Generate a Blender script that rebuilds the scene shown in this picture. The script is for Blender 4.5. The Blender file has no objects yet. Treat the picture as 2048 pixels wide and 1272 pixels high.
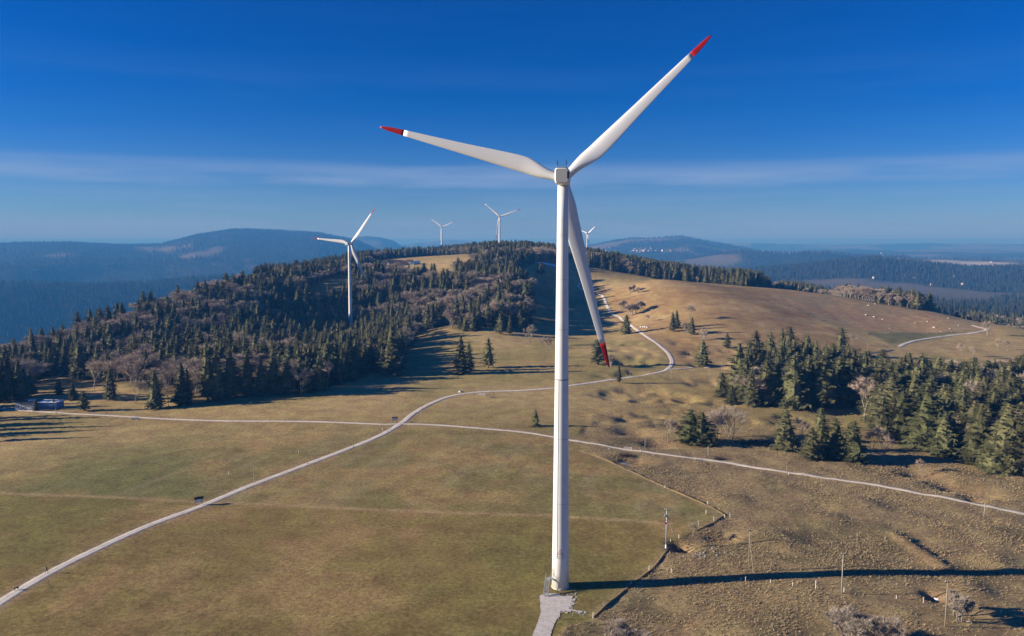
import bpy, bmesh, math, random
import numpy as np
from mathutils import Vector, Matrix

rnd = random.Random(7)
S = bpy.context.scene
COL = S.collection
R = math.radians

# ------------------------------------------------------------------ camera, sky, sun, exposure
CAMZ, FPX, PITCH = 81.7, 1560.0, R(5.9)
SUN_EL, SUN_AZ = R(16.5), R(4.0)
cam_d = bpy.data.cameras.new('camera'); cam = bpy.data.objects.new('camera', cam_d); COL.objects.link(cam)
cam.location = (0, 0, CAMZ); cam.rotation_euler = (math.pi/2 - PITCH, 0, 0)
cam_d.sensor_width = 36; cam_d.lens = FPX/2048*36; cam_d.clip_start = 1; cam_d.clip_end = 200000
S.camera = cam

W = bpy.data.worlds.new('World'); S.world = W; W.use_nodes = True
nt = W.node_tree; N = nt.nodes; L = nt.links
for n in list(N): N.remove(n)
def node(tree, kind, **kw):
    n = tree.nodes.new(kind)
    for k, v in kw.items():
        if k.startswith('i_'):
            n.inputs[k[2:].replace('_', ' ')].default_value = v
        else: setattr(n, k, v)
    return n
sky = node(nt, 'ShaderNodeTexSky', sky_type='NISHITA', sun_disc=False)
sky.sun_elevation = SUN_EL; sky.sun_rotation = R(270) - SUN_AZ
sky.altitude = 1300; sky.air_density = 1.0; sky.dust_density = 0.25; sky.ozone_density = 4.0
hsv = node(nt, 'ShaderNodeHueSaturation'); hsv.inputs['Saturation'].default_value = 1.42; hsv.inputs['Value'].default_value = 0.87
hsv.inputs['Hue'].default_value = 0.5
L.new(sky.outputs[0], hsv.inputs['Color'])
tint = node(nt, 'ShaderNodeVectorMath', operation='MULTIPLY'); tint.inputs[1].default_value = (.36, .54, .93); L.new(hsv.outputs[0], tint.inputs[0])
tc = node(nt, 'ShaderNodeTexCoord')
sep = node(nt, 'ShaderNodeSeparateXYZ'); L.new(tc.outputs['Generated'], sep.inputs[0])
mp = node(nt, 'ShaderNodeMapping'); mp.inputs['Scale'].default_value = (2.0, 2.0, 20)
mp.inputs['Rotation'].default_value = (R(0.4), R(-0.35), 0)
L.new(tc.outputs['Generated'], mp.inputs[0])
nz = node(nt, 'ShaderNodeTexNoise'); nz.inputs['Scale'].default_value = 2.2; nz.inputs['Detail'].default_value = 5; nz.inputs['Roughness'].default_value = .5
L.new(mp.outputs[0], nz.inputs['Vector'])
def ramp(tree, pts, src):
    r = tree.nodes.new('ShaderNodeValToRGB'); e = r.color_ramp.elements
    while len(e) > 1: e.remove(e[-1])
    e[0].position, e[0].color = pts[0][0], pts[0][1]
    for p, c in pts[1:]:
        x = e.new(p); x.color = c
    tree.links.new(src, r.inputs[0]); return r
def g(v): return (v, v, v, 1)
wob = node(nt, 'ShaderNodeMath', operation='MULTIPLY_ADD'); L.new(nz.outputs[0], wob.inputs[0]); wob.inputs[1].default_value = .024; L.new(sep.outputs[2], wob.inputs[2])
band = ramp(nt, [(0.0, g(.8)), (.02, g(.66)), (.03, g(.7)), (.04, g(.5)), (.05, g(.52)), (.056, g(.34)), (.063, g(.42)), (.074, g(.2)), (.082, g(.8)), (.09, g(.95)), (.097, g(.75)), (.103, g(.42)), (.107, g(.10)), (.13, g(.05)), (.17, g(.02)), (.2, g(.07)), (.23, g(.02)), (.6, g(.0))], wob.outputs[0])
nr = ramp(nt, [(.33, g(.3)), (.62, g(1))], nz.outputs[0])
mul = node(nt, 'ShaderNodeMath', operation='MULTIPLY'); L.new(band.outputs[0], mul.inputs[0]); L.new(nr.outputs[0], mul.inputs[1])
mul2 = node(nt, 'ShaderNodeMath', operation='MULTIPLY'); L.new(mul.outputs[0], mul2.inputs[0]); mul2.inputs[1].default_value = .78
mixc = node(nt, 'ShaderNodeMix', data_type='RGBA'); L.new(mul2.outputs[0], mixc.inputs[0]); L.new(tint.outputs[0], mixc.inputs[6])
mixc.inputs[7].default_value = (1.9, 2.9, 4.9, 1)
bg = node(nt, 'ShaderNodeBackground'); bg.inputs[1].default_value = 0.075
L.new(mixc.outputs[2], bg.inputs[0])
wo = node(nt, 'ShaderNodeOutputWorld'); L.new(bg.outputs[0], wo.inputs[0])

sun_d = bpy.data.lights.new('sun', 'SUN'); sun = bpy.data.objects.new('sun', sun_d); COL.objects.link(sun)
sun_d.energy = 5.0; sun_d.angle = R(.5); sun_d.color = (1.0, .90, .74)
sdir = Vector((math.cos(SUN_EL)*math.cos(SUN_AZ), math.cos(SUN_EL)*math.sin(SUN_AZ), -math.sin(SUN_EL)))
sun.rotation_euler = sdir.to_track_quat('-Z', 'Y').to_euler()
sun.location = (-200, -50, 300)

S.view_settings.view_transform = 'Standard'; S.view_settings.look = 'None'
S.view_settings.exposure = 0.8; S.view_settings.gamma = 1
S.render.engine = 'CYCLES'
S.cycles.max_bounces = 5; S.cycles.diffuse_bounces = 2; S.cycles.glossy_bounces = 2
S.cycles.volume_bounces = 0; S.cycles.transparent_max_bounces = 6
S.cycles.use_denoising = True

# ------------------------------------------------------------------ pixel <-> world
CP, SP = math.cos(PITCH), math.sin(PITCH)
def pdir(px, py):
    X, Y = (px-1024)/FPX, -(py-636)/FPX
    return np.array([X, CP + SP*Y, -SP + CP*Y])          # y component is close to 1
def at_z(px, py, z):
    d = pdir(px, py); t = (z-CAMZ)/d[2]
    return d[0]*t, d[1]*t, z
def at_y(px, py, y):
    d = pdir(px, py); t = y/d[1]
    return np.array([d[0]*t, y, CAMZ + d[2]*t])
def col_r(px, r):
    a = math.atan2((px-1024)/FPX, CP)
    return r*math.sin(a), r*math.cos(a)
def depth(x, y, z): return y*CP - (z-CAMZ)*SP
def proj(x, y, z):
    dz = z-CAMZ; d = y*CP - dz*SP; u = y*SP + dz*CP
    return 1024+FPX*x/d, 636-FPX*u/d, d

# ------------------------------------------------------------------ noise
def _h(ix, iy, s):
    n = (ix.astype(np.int64)*374761393 + iy.astype(np.int64)*668265263 + s*1442695041) & 0x7fffffff
    n = ((n ^ (n >> 13))*1274126177) & 0x7fffffff
    return ((n ^ (n >> 16)) & 0xffff)/65535.0
def vn(x, y, s=0):
    x = np.asarray(x, float); y = np.asarray(y, float)
    ix, iy = np.floor(x), np.floor(y); fx, fy = x-ix, y-iy
    fx = fx*fx*(3-2*fx); fy = fy*fy*(3-2*fy)
    a, b, c, d = _h(ix, iy, s), _h(ix+1, iy, s), _h(ix, iy+1, s), _h(ix+1, iy+1, s)
    return (a*(1-fx)+b*fx)*(1-fy) + (c*(1-fx)+d*fx)*fy
def fbm(x, y, s=0, o=4):
    t, a, w = 0, .5, 0
    for i in range(o):
        t = t + a*vn(np.asarray(x)*2**i + 17*i, np.asarray(y)*2**i - 9*i, s+i); w += a; a *= .5
    return t/w
def sst(a, b, x):
    t = np.clip((x-a)/(b-a), 0, 1); return t*t*(3-2*t)

# ------------------------------------------------------------------ the lie of the land
CT = [(1128,1172,0),(0,1200,.5),(500,1200,0),(800,1100,0),(300,1000,0),(700,960,0),(0,900,-2),(200,840,-3),(500,842,-1),(800,848,0),
 (1100,900,.5),(1400,1000,.5),(1300,1200,0),(1700,1200,1),(2040,1230,0),(1650,1145,1),(2048,1158,0),(1700,965,0),(2040,1030,0),
 (1350,880,-1),(1570,900,-1),(1850,930,-2),(2040,940,-2),(65,815,-4),(0,790,-6),
 (950,785,0),(700,770,0),(500,790,-1),(330,810,-3),(600,720,-8),(700,690,-18),(700,720,-11),(620,690,-14),(770,690,-9),(700,655,-9),(400,720,-3),(200,750,-8),(0,745,-16),(800,700,-4),(1000,720,0),(1340,735,0),
 (1200,765,0),(1450,800,-2),(1600,815,-3),(1850,850,-4),(2040,850,-5),(1250,690,2),(1450,690,2),(1600,710,-1),(1800,692,-4),(2040,700,-8),
 (1240,638,5),(1165,573,18),(1100,600,7),(1060,650,3),(1000,640,8),(1180,545,35),(1085,530,45),(1300,560,36),(1400,567,30),(1600,582,18),
 (1750,607,4),(1900,632,-2),(2040,657,-7),(1400,620,16),(1600,640,8),(1800,650,0),(1970,660,-4),(900,620,12),(960,570,32),(860,540,38),
 (800,530,41),(880,512,47),(1010,503,57),(940,510,50),(700,600,16),(600,546,28),(700,545,32),(500,573,21),(400,602,10),(300,630,0),
 (200,665,-10),(100,698,-15),(0,732,-20),(300,700,-5),(500,640,6),(1060,505,54),(1110,515,50)]
CR = [(0,[(900,-90),(1500,-250),(3000,-380)]),(300,[(1050,-50),(1700,-200),(3000,-380)]),(600,[(1500,-5),(2200,-150),(3500,-360)]),
 (850,[(1500,42),(2000,40),(2700,0),(4000,-250)]),(1010,[(1500,45),(2000,30),(3000,-40),(4000,-150)]),(1110,[(1500,38),(2400,30),(3500,-60)]),
 (1250,[(1150,36),(1500,20),(2400,0),(3500,-80)]),(1400,[(1100,22),(1600,-10),(2500,-70),(4000,-110)]),(1600,[(1150,5),(1700,-30),(2600,-90),(4000,-120)]),
 (1800,[(1100,-20),(1700,-60),(2600,-95),(4000,-120)]),(2040,[(950,-25),(1500,-60),(2500,-100),(4000,-120)]),
 (-500,[(150,0),(300,-5),(600,-40),(1200,-200),(3000,-380)]),(2600,[(150,0),(300,-2),(700,-15),(1500,-60),(4000,-120)]),
 (1000,[(60,0)]),(-500,[(60,0)]),(2600,[(60,0)])]
_pts = [at_z(*c) for c in CT]
for px, l in CR:
    for r, z in l:
        x, y = col_r(px, r); _pts.append((x, y, z))
_P = np.array(_pts)
def _uv(x, y):
    th = np.clip(np.arctan2(x, y), -.95, .95); r = np.hypot(x, y)
    return th*1.3, np.log(np.clip(r, 55, 4600))
_U, _V = _uv(_P[:,0], _P[:,1])
def _k(d2): return np.where(d2 > 1e-12, d2*np.log(np.maximum(d2, 1e-12)), 0)
_n = len(_U)
_A = np.zeros((_n+3, _n+3))
_A[:_n,:_n] = _k((_U[:,None]-_U)**2 + (_V[:,None]-_V)**2) + np.eye(_n)*2e-4
_A[:_n,_n] = 1; _A[:_n,_n+1] = _U; _A[:_n,_n+2] = _V; _A[_n:,:_n] = _A[:_n,_n:].T
_sol = np.linalg.solve(_A, np.concatenate([_P[:,2], np.zeros(3)]))
def tps(x, y):
    u, v = _uv(x, y); out = np.empty(u.shape)
    f = u.ravel(); q = v.ravel(); o = out.ravel()
    for i in range(0, len(f), 20000):
        a, b = f[i:i+20000], q[i:i+20000]
        o[i:i+20000] = _k((a[:,None]-_U)**2 + (b[:,None]-_V)**2) @ _sol[:_n] + _sol[_n] + _sol[_n+1]*a + _sol[_n+2]*b
    return o.reshape(u.shape)

def zpix(r, py): return CAMZ + r*math.tan(math.atan((636-py)/FPX) - PITCH)
def _th(px): return math.atan2((px-1024)/FPX, CP)
RIDGES = [
 (9000,.5,[(-900,496),(0,489),(80,487),(150,486),(240,489),(330,488),(365,480),(400,472),(470,463),(560,464),(640,467),(720,482),(800,525),(900,570)]),
 (12500,.2,[(560,520),(650,488),(700,477),(735,472),(765,474),(790,480),(815,498),(860,530)]),
 (18000,.15,[(500,520),(620,480),(640,472),(660,475),(720,481),(800,490),(840,485),(900,480),(950,482),(1010,492),(1100,500)]),
 (9500,.28,[(1080,510),(1180,491),(1220,483),(1260,478),(1320,477),(1360,475),(1390,480),(1430,487),(1480,495),(1560,512)]),
 (17000,.13,[(1350,500),(1450,488),(1500,485),(1560,487),(1660,489),(1760,487),(1850,484),(2048,486),(2900,485)]),
 (11500,.13,[(1450,510),(1600,500),(1680,496),(1750,500),(1900,497),(2048,501),(2900,500)]),
 (6200,.10,[(1350,520),(1480,503),(1560,507),(1640,503),(1720,510),(1900,512),(2048,514),(2900,514)]),
 (4000,.17,[(1400,550),(1500,537),(1600,530),(1700,520),(1750,518),(1830,525),(1930,531),(2048,526),(2900,526)]),
 (40000,.3,[(-900,477),(2900,477)])]
def far(x, y):
    th = np.arctan2(x, y); r = np.maximum(np.hypot(x, y), 10); lr = np.log(r)
    px = 1024 + FPX*np.tan(np.clip(th, -1.1, 1.1))*CP
    base = np.interp(px, [0, 600, 900, 1300, 2048], [-420, -400, -260, -150, -125])
    b = np.zeros_like(lr)
    for rr, w, pts in RIDGES:
        cz = np.array([zpix(rr, p[1]) for p in pts])
        c = np.interp(px, [p[0] for p in pts], cz)
        wob = 1 + .05*(fbm(th*9, lr*0+rr, 3)-.5)
        gz = np.exp(-((lr-math.log(rr)*wob**.2)/w)**2)
        b = np.maximum(b, (c-base)*gz)
    return base + b + (fbm(x/900, y/900, 5)-.5)*46*sst(2500, 5000, r)*(1-.0*r)

ROADS = {
 'main': (3.3, [(-60,1250),(0,1205),(100,1145),(200,1095),(300,1050),(400,1013),(500,972),(600,934),(700,896),(760,871),(800,848),(830,825),(860,808),(900,793),(960,784),(1040,781),(1120,775),(1200,763),(1280,752),(1330,741),(1344,726),(1336,706),(1310,684),(1285,667),(1262,651),(1240,635),(1215,613),(1180,590),(1160,577),(1157,570),(1168,560)]),
 'cross': (2.3, [(-60,817),(60,822),(150,828),(230,832),(330,838),(450,842),(600,843),(700,846),(770,849),(800,848),(870,850),(950,856),(1050,865),(1140,880),(1250,899),(1350,912),(1450,925),(1600,948),(1750,970),(1900,997),(2000,1018),(2110,1041)]),
 'spur': (2.0, [(1335,739),(1370,737),(1420,734),(1455,731)]),
 'lane': (3.6, [(1797,694),(1815,686),(1850,678),(1900,671),(1940,667),(1968,662),(1973,658),(1960,655),(1945,651)]),
}
PITS = [(1362,1098,3.2,2.6),(1268,858,8,2.2),(1318,882,6.5,1.9),(1262,922,5.5,1.6),(1868,1196,2.2,1.6),(1915,968,9,2.6),(1845,938,8,2.2),(1945,997,3,1.2),
 (1242,726,6,1.8),(1268,717,5,1.5),(1370,795,5,1.0),(1440,1080,4,1),
 (1985,990,4,1.3),(1200,842,4,.8)]
MOUNDS = [(1786,1072,2,.6),(1806,1082,2.2,.8),(1824,1095,2.4,.85),(1846,1108,2.3,.85),(1868,1122,2.2,.8),(1888,1134,2,.65),(1650,1040,6,.9),(1560,1080,7,.7),(1990,1120,5,.9),(1940,1180,5,.8),(1460,1005,6,.6),(1720,1010,7,.8),(1980,1225,3,.8)]
_loc = []
for px, py, s, d in PITS: x, y, _ = at_z(px, py, 0); _loc.append((x, y, s, -d))
for px, py, s, d in MOUNDS: x, y, _ = at_z(px, py, .5); _loc.append((x, y, s, d))
BANK = [at_z(px, py, .3)[:2] for px, py in [(1170,903),(1250,938),(1330,975),(1400,1005),(1450,1030)]]
_bd = None
PASTP = np.array([at_z(px, py, 0)[:2] for px, py in [(1168,902),(1250,937),(1330,974),(1400,1004),(1452,1033),(1410,1053),(1392,1062),(1345,1095),(1300,1143),(1262,1170),(1215,1210),(1188,1236),(1130,1250),(1100,1290),(1090,1400),(2700,1400),(2700,960),(2300,850),(1900,800),(1600,800),(1300,800),(1180,830),(1150,885)]])
def rough(x, y):            # smooth meadow on one side of the bank, tussocky pasture on the other
    r = np.hypot(x, y); n = len(PASTP); d = np.full(np.shape(x), 1e9); ins = np.zeros(np.shape(x), bool)
    near = r < 460
    if near.any():
        xx, yy = x[near], y[near]; dd = np.full(xx.shape, 1e9); ii = np.zeros(xx.shape, bool)
        for i in range(n):
            a, b = PASTP[i], PASTP[(i+1) % n]; ab = b-a
            t = np.clip(((xx-a[0])*ab[0]+(yy-a[1])*ab[1])/(ab@ab), 0, 1); dd = np.minimum(dd, np.hypot(xx-a[0]-ab[0]*t, yy-a[1]-ab[1]*t))
            if a[1] != b[1]: ii ^= ((a[1] > yy) != (b[1] > yy)) & (xx < (b[0]-a[0])*(yy-a[1])/(b[1]-a[1])+a[0])
        d[near] = dd; ins[near] = ii
    s_ = np.where(ins, d, -d)
    return sst(-.8, 1.2, s_)*(1-sst(300, 460, r)) + .45*sst(360, 450, r)*(1-sst(700, 1200, r))
_RDP = np.array([at_z(px, py, 2)[:2] for px, py in [(880,800),(960,784),(1120,775),(1280,752),(1330,741),(1344,726),(1336,706),(1310,684),(1262,651)]])
def _rdist(x, y):
    d = np.full(np.shape(x), 1e3); m = (y > 300) & (y < 760) & (x > -80) & (x < 240)
    if m.any():
        xx, yy = x[m], y[m]; e = np.full(xx.shape, 1e3)
        for a, b in zip(_RDP[:-1], _RDP[1:]):
            ab = b-a; t = np.clip(((xx-a[0])*ab[0]+(yy-a[1])*ab[1])/(ab@ab), 0, 1); e = np.minimum(e, np.hypot(xx-a[0]-ab[0]*t, yy-a[1]-ab[1]*t))
        d[m] = e
    return d
def H(x, y, local=True):
    x = np.asarray(x, float); y = np.asarray(y, float)
    r = np.hypot(x, y); w = sst(2700, 4300, r)
    z = np.zeros(x.shape); mn = w < 1; mf = w > 0
    if mn.any(): z[mn] = tps(x[mn], y[mn])*(1-w[mn])
    if mf.any(): z[mf] = z[mf] + far(x[mf], y[mf])*w[mf]
    if local:
        rg = rough(x, y)
        z = z + rg*((fbm(x/17, y/17, 11, 3)-.5)*(1.5-1.0*np.exp(-((y-180)/16)**2)) + (fbm(x/4.5, y/4.5, 23, 2)-.5)*.3*(1-sst(250, 420, r)))
        ku = sst(6, 16, _rdist(x, y))*sst(300, 360, r)*(1-sst(560, 700, r))*sst(20, 60, x+.0*y)*(1-sst(150,220,x)); z = z - ku*sst(.5,.8,fbm(x/26, y/15, 37, 4))*2.4
        z = z + (fbm(x/60, y/60, 31, 3)-.5)*1.6*sst(380, 600, r)*(1-w)
        for a, b, s, d in _loc:
            m = (np.abs(x-a) < 4*s) & (np.abs(y-b) < 4*s)
            if m.any():
                xx, yy = x[m]-a, y[m]-b
                ss = s*(.85+.3*vn(np.arctan2(yy, xx)*1.6+a, yy*0, 4))
                z[m] = z[m] + d*np.exp(-((xx*xx+yy*yy)/(ss*ss))**1.3)
    return z
def h1(x, y): return float(H(np.array([x]), np.array([y]))[0])
_rr = np.exp(np.linspace(math.log(60), math.log(45000), 620))
def hit(px, py, rmin=60, rmax=45000):
    d = pdir(px, py); k = math.hypot(d[0], d[1]); ux, uy, uz = d[0]/k, d[1]/k, d[2]/k
    rr = _rr
    for it in range(3):
        c = CAMZ + uz*rr - H(ux*rr, uy*rr)
        if not (c < 0).any():
            i = int(np.argmin(c/rr)); return float(ux*rr[i]), float(uy*rr[i]), h1(ux*rr[i], uy*rr[i])
        i = int(np.argmax(c < 0))
        if i == 0: break
        rr = np.linspace(rr[i-1], rr[i], 12)
    r_ = float(rr[min(i, len(rr)-1)])
    return ux*r_, uy*r_, h1(ux*r_, uy*r_)
def poly_w(pix, **k): return np.array([hit(px, py, **k)[:2] for px, py in pix])
def inside(poly, x, y):
    c = np.zeros(np.shape(x), bool); n = len(poly)
    for i in range(n):
        x1, y1 = poly[i]; x2, y2 = poly[(i+1) % n]
        if y1 == y2: continue
        m = ((y1 > y) != (y2 > y)) & (x < (x2-x1)*(y-y1)/(y2-y1)+x1)
        c ^= m
    return c
def dist_line(pl, x, y, closed=False):
    d = np.full(np.shape(x), 1e9); n = len(pl)
    for i in range(n if closed else n-1):
        a = pl[i]; b = pl[(i+1) % n]; ab = b-a; q = ab@ab + 1e-9
        t = np.clip(((x-a[0])*ab[0]+(y-a[1])*ab[1])/q, 0, 1)
        d = np.minimum(d, np.hypot(x-a[0]-ab[0]*t, y-a[1]-ab[1]*t))
    return d
def soft(poly, x, y, w):
    d = dist_line(poly, x, y, True); s = np.where(inside(poly, x, y), d, -d)
    return sst(-w, w, s + (fbm(x/(w*2+3), y/(w*2+3), 41, 3)-.5)*w*2.2)
def smooth_line(pl, step):
    pl = [np.array(p[:2]) for p in pl]; out = []
    for i in range(len(pl)-1):
        p0, p1, p2, p3 = pl[max(i-1,0)], pl[i], pl[i+1], pl[min(i+2,len(pl)-1)]
        n = max(2, int(np.linalg.norm(p2-p1)/step))
        for k in range(n):
            t = k/n
            out.append(.5*((2*p1)+(-p0+p2)*t+(2*p0-5*p1+4*p2-p3)*t*t+(-p0+3*p1-3*p2+p3)*t**3))
    out.append(pl[-1]); return np.array(out)

# ------------------------------------------------------------------ materials
def mat(name, col, rough_=.9, var=0, scale=1.0, bump=0, bscale=None, rand=0, attr=None, spec=.2, metal=0, translucent=0, col2=None, coords='Object'):
    m = bpy.data.materials.new(name); m.use_nodes = True; t = m.node_tree
    b = t.nodes['Principled BSDF']; b.inputs['Roughness'].default_value = rough_; b.inputs['Specular IOR Level'].default_value = spec; b.inputs['Metallic'].default_value = metal
    tc = node(t, 'ShaderNodeTexCoord')
    c = node(t, 'ShaderNodeRGB'); c.outputs[0].default_value = (*col, 1); src = c.outputs[0]
    if attr:
        a = node(t, 'ShaderNodeAttribute', attribute_name=attr); src = a.outputs['Color']
    if var:
        n = node(t, 'ShaderNodeTexNoise'); n.inputs['Scale'].default_value = scale; n.inputs['Detail'].default_value = 5
        t.links.new(tc.outputs[coords], n.inputs['Vector'])
        if col2:
            mx = node(t, 'ShaderNodeMix', data_type='RGBA'); mx.inputs[7].default_value = (*col2, 1)
            rp = ramp(t, [(.38, g(0)), (.62, g(1))], n.outputs[0]); t.links.new(rp.outputs[0], mx.inputs[0]); t.links.new(src, mx.inputs[6]); src = mx.outputs[2]
        else:
            mr = node(t, 'ShaderNodeMapRange'); mr.inputs[1].default_value = .25; mr.inputs[2].default_value = .75
            mr.inputs[3].default_value = 1-var; mr.inputs[4].default_value = 1+var; t.links.new(n.outputs[0], mr.inputs[0])
            sc = node(t, 'ShaderNodeVectorMath', operation='SCALE'); t.links.new(src, sc.inputs[0]); t.links.new(mr.outputs[0], sc.inputs['Scale']); src = sc.outputs[0]
    if rand:
        oi = node(t, 'ShaderNodeObjectInfo'); hs = node(t, 'ShaderNodeHueSaturation')
        a1 = node(t, 'ShaderNodeMapRange'); a1.inputs[3].default_value = 1-rand; a1.inputs[4].default_value = 1+rand
        t.links.new(oi.outputs['Random'], a1.inputs[0]); t.links.new(a1.outputs[0], hs.inputs['Value'])
        a2 = node(t, 'ShaderNodeMath', operation='MULTIPLY'); a2.inputs[1].default_value = 7.31; t.links.new(oi.outputs['Random'], a2.inputs[0])
        a3 = node(t, 'ShaderNodeMath', operation='FRACT'); t.links.new(a2.outputs[0], a3.inputs[0])
        a4 = node(t, 'ShaderNodeMapRange'); a4.inputs[3].default_value = .485; a4.inputs[4].default_value = .52
        t.links.new(a3.outputs[0], a4.inputs[0]); t.links.new(a4.outputs[0], hs.inputs['Hue'])
        t.links.new(src, hs.inputs['Color']); src = hs.outputs[0]
    t.links.new(src, b.inputs['Base Color'])
    if bump:
        n2 = node(t, 'ShaderNodeTexNoise'); n2.inputs['Scale'].default_value = bscale or scale; n2.inputs['Detail'].default_value = 4
        t.links.new(tc.outputs[coords], n2.inputs['Vector'])
        bp = node(t, 'ShaderNodeBump'); bp.inputs['Strength'].default_value = 1; bp.inputs['Distance'].default_value = bump
        t.links.new(n2.outputs[0], bp.inputs['Height']); t.links.new(bp.outputs[0], b.inputs['Normal'])
    return m
M = {}
M['steel'] = mat('turbine_paint', (.73,.73,.71), .42, .06, .5, spec=.4)
M['blade'] = mat('blade_paint', (.72,.715,.70), .4, .03, .2, spec=.4)
M['red'] = mat('red_paint', (.40,.012,.012), .45)
M['dark'] = mat('dark_metal', (.02,.022,.025), .6)
M['galv'] = mat('galvanised', (.42,.43,.44), .5, .15, 4, metal=.3)
M['gravel'] = mat('gravel', (.62,.57,.50), .95, .16, 1.3, .05, 9, attr='tint')
M['pad'] = mat('gravel_pad', (.60,.55,.50), .95, .2, 1.2, .03, 7)
M['asphalt'] = mat('asphalt', (.12,.12,.125), .8, .1, 1)
M['needle'] = mat('needles', (.094,.093,.042), .85, .3, .45, rand=.4)
M['fir'] = mat('fir_needles', (.072,.074,.03), .85, .35, .5, rand=.2)
M['bark'] = mat('bark', (.17,.14,.115), .95, .3, 2)
M['palebark'] = mat('pale_bark', (.27,.245,.215), .9, .3, 2, rand=.12)
M['twig'] = mat('twigs', (.42,.345,.27), .9, .2, .6, rand=.25)
M['wood'] = mat('weathered_wood', (.30,.26,.19), .9, .2, 3)
M['greypole'] = mat('grey_pole', (.38,.36,.32), .9, .15, 2)
M['post'] = mat('pale_post', (.62,.6,.56), .8, .1, 4)
M['snow'] = mat('snow', (.82,.84,.88), .8, .05, 1)
M['stone'] = mat('limestone', (.42,.40,.36), .9, .2, 2, .05)
M['rubble'] = mat('rubble_stone', (.33,.31,.29), .9, .2, 2)
M['wallstone'] = mat('wall_stone', (.20,.17,.135), .95, .3, 1.5)
M['palewig'] = mat('pale_twigs', (.40,.34,.275), .9, .2, .6)
M['townwall'] = mat('white_render', (.7,.69,.66), .9, .06, .6)
M['roof'] = mat('roof_tiles', (.09,.06,.055), .9, .2, 1)
M['wall'] = mat('render_wall', (.36,.35,.34), .9, .08, .6)
M['glass'] = mat('window_pane', (.03,.035,.045), .15, spec=.5)
M['black'] = mat('black_cloth', (.012,.012,.014), .9)
M['skin'] = mat('skin', (.45,.28,.2), .7)
M['fur'] = mat('black_fur', (.008,.008,.009), .9)
M['blue'] = mat('blue_print', (.16,.36,.72), .6)
M['white'] = mat('white_print', (.75,.76,.78), .6)
M['clad'] = mat('blue_cladding', (.10,.20,.42), .5, .1, .8)
M['bluewall'] = mat('pale_blue_wall', (.30,.42,.66), .7, .08, 1)
M['mural'] = mat('mural_print', (.62,.66,.74), .7, .5, 1.1, col2=(.06,.08,.13))
M['concrete'] = mat('concrete', (.55,.53,.49), .9, .12, 2)
M['bank'] = mat('dry_grass_bank', (.19,.14,.065), .95, .3, 1.1, .15, 3)
M['tuft'] = mat('dry_tussock', (.42,.325,.195), .95, rand=.4)
M['farwood'] = mat('far_needles', (.026,.031,.018), .95, rand=.3)
M['brush'] = mat('brush', (.085,.065,.05), .95, .3, 2)

# ------------------------------------------------------------------ object helpers
class MB:
    def __init__(s): s.v = []; s.f = []; s.m = []
    def add(s, vs, fs, m=0):
        o = len(s.v); s.v += [tuple(map(float, q)) for q in vs]
        for f in fs: s.f.append(tuple(i+o for i in f)); s.m.append(m)
        return s
    def box(s, c, d, rz=0, m=0, taper=1):
        cx, cy, cz = c; a, b, e = d[0]/2, d[1]/2, d[2]/2; cs, sn = math.cos(rz), math.sin(rz); vs = []
        for z, k in ((-e, 1), (e, taper)):
            for x, y in ((-a,-b),(a,-b),(a,b),(-a,b)):
                x, y = x*k, y*k; vs.append((cx+x*cs-y*sn, cy+x*sn+y*cs, cz+z))
        return s.add(vs, [(3,2,1,0),(4,5,6,7),(0,1,5,4),(1,2,6,5),(2,3,7,6),(3,0,4,7)], m)
    def tube(s, pts, rs, n=6, m=0, cap=True):
        pts = [Vector(p) for p in pts]; rings = []
        for i, p in enumerate(pts):
            t = (pts[min(i+1, len(pts)-1)]-pts[max(i-1, 0)]).normalized()
            a = t.cross(Vector((0,0,1)) if abs(t.z) < .9 else Vector((1,0,0))).normalized(); b = t.cross(a)
            r = rs[i] if hasattr(rs, '__len__') else rs
            rings.append([p + a*r*math.cos(2*math.pi*k/n) + b*r*math.sin(2*math.pi*k/n) for k in range(n)])
        return s.loft(rings, m, cap)
    def loft(s, rings, m=0, cap=True):
        n = len(rings[0]); vs = [q for rg in rings for q in rg]; fs = []
        for i in range(len(rings)-1):
            for k in range(n):
                a, b = i*n+k, i*n+(k+1) % n; fs.append((a, b, b+n, a+n))
        if cap: fs.append(tuple(range(n-1, -1, -1))); fs.append(tuple(range((len(rings)-1)*n, len(rings)*n)))
        return s.add(vs, fs, m)
    def mesh(s, name, mats, smooth=False):
        me = bpy.data.meshes.new(name); me.from_pydata(s.v, [], s.f)
        for x in (mats if isinstance(mats, (list, tuple)) else [mats]): me.materials.append(x)
        if len(me.materials) > 1: me.polygons.foreach_set('material_index', s.m)
        if smooth: me.polygons.foreach_set('use_smooth', [True]*len(s.f))
        me.update(); return me
def obj(name, me, parent=None, loc=(0,0,0), rot=(0,0,0), scale=None):
    o = bpy.data.objects.new(name, me); COL.objects.link(o); o.parent = parent
    o.location = loc; o.rotation_euler = rot
    if scale is not None: o.scale = scale if hasattr(scale, '__len__') else (scale,)*3
    return o
def tag(o, label, cat, group=None):
    o['label'] = label; o['category'] = cat
    if group: o['group'] = group
    return o
def kind(o, k): o['kind'] = k; return o
def empty(name, loc, rz=0, sc=1):
    o = obj(name, None, None, loc, (0,0,rz), sc); o.empty_display_size = .5; return o
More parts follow.
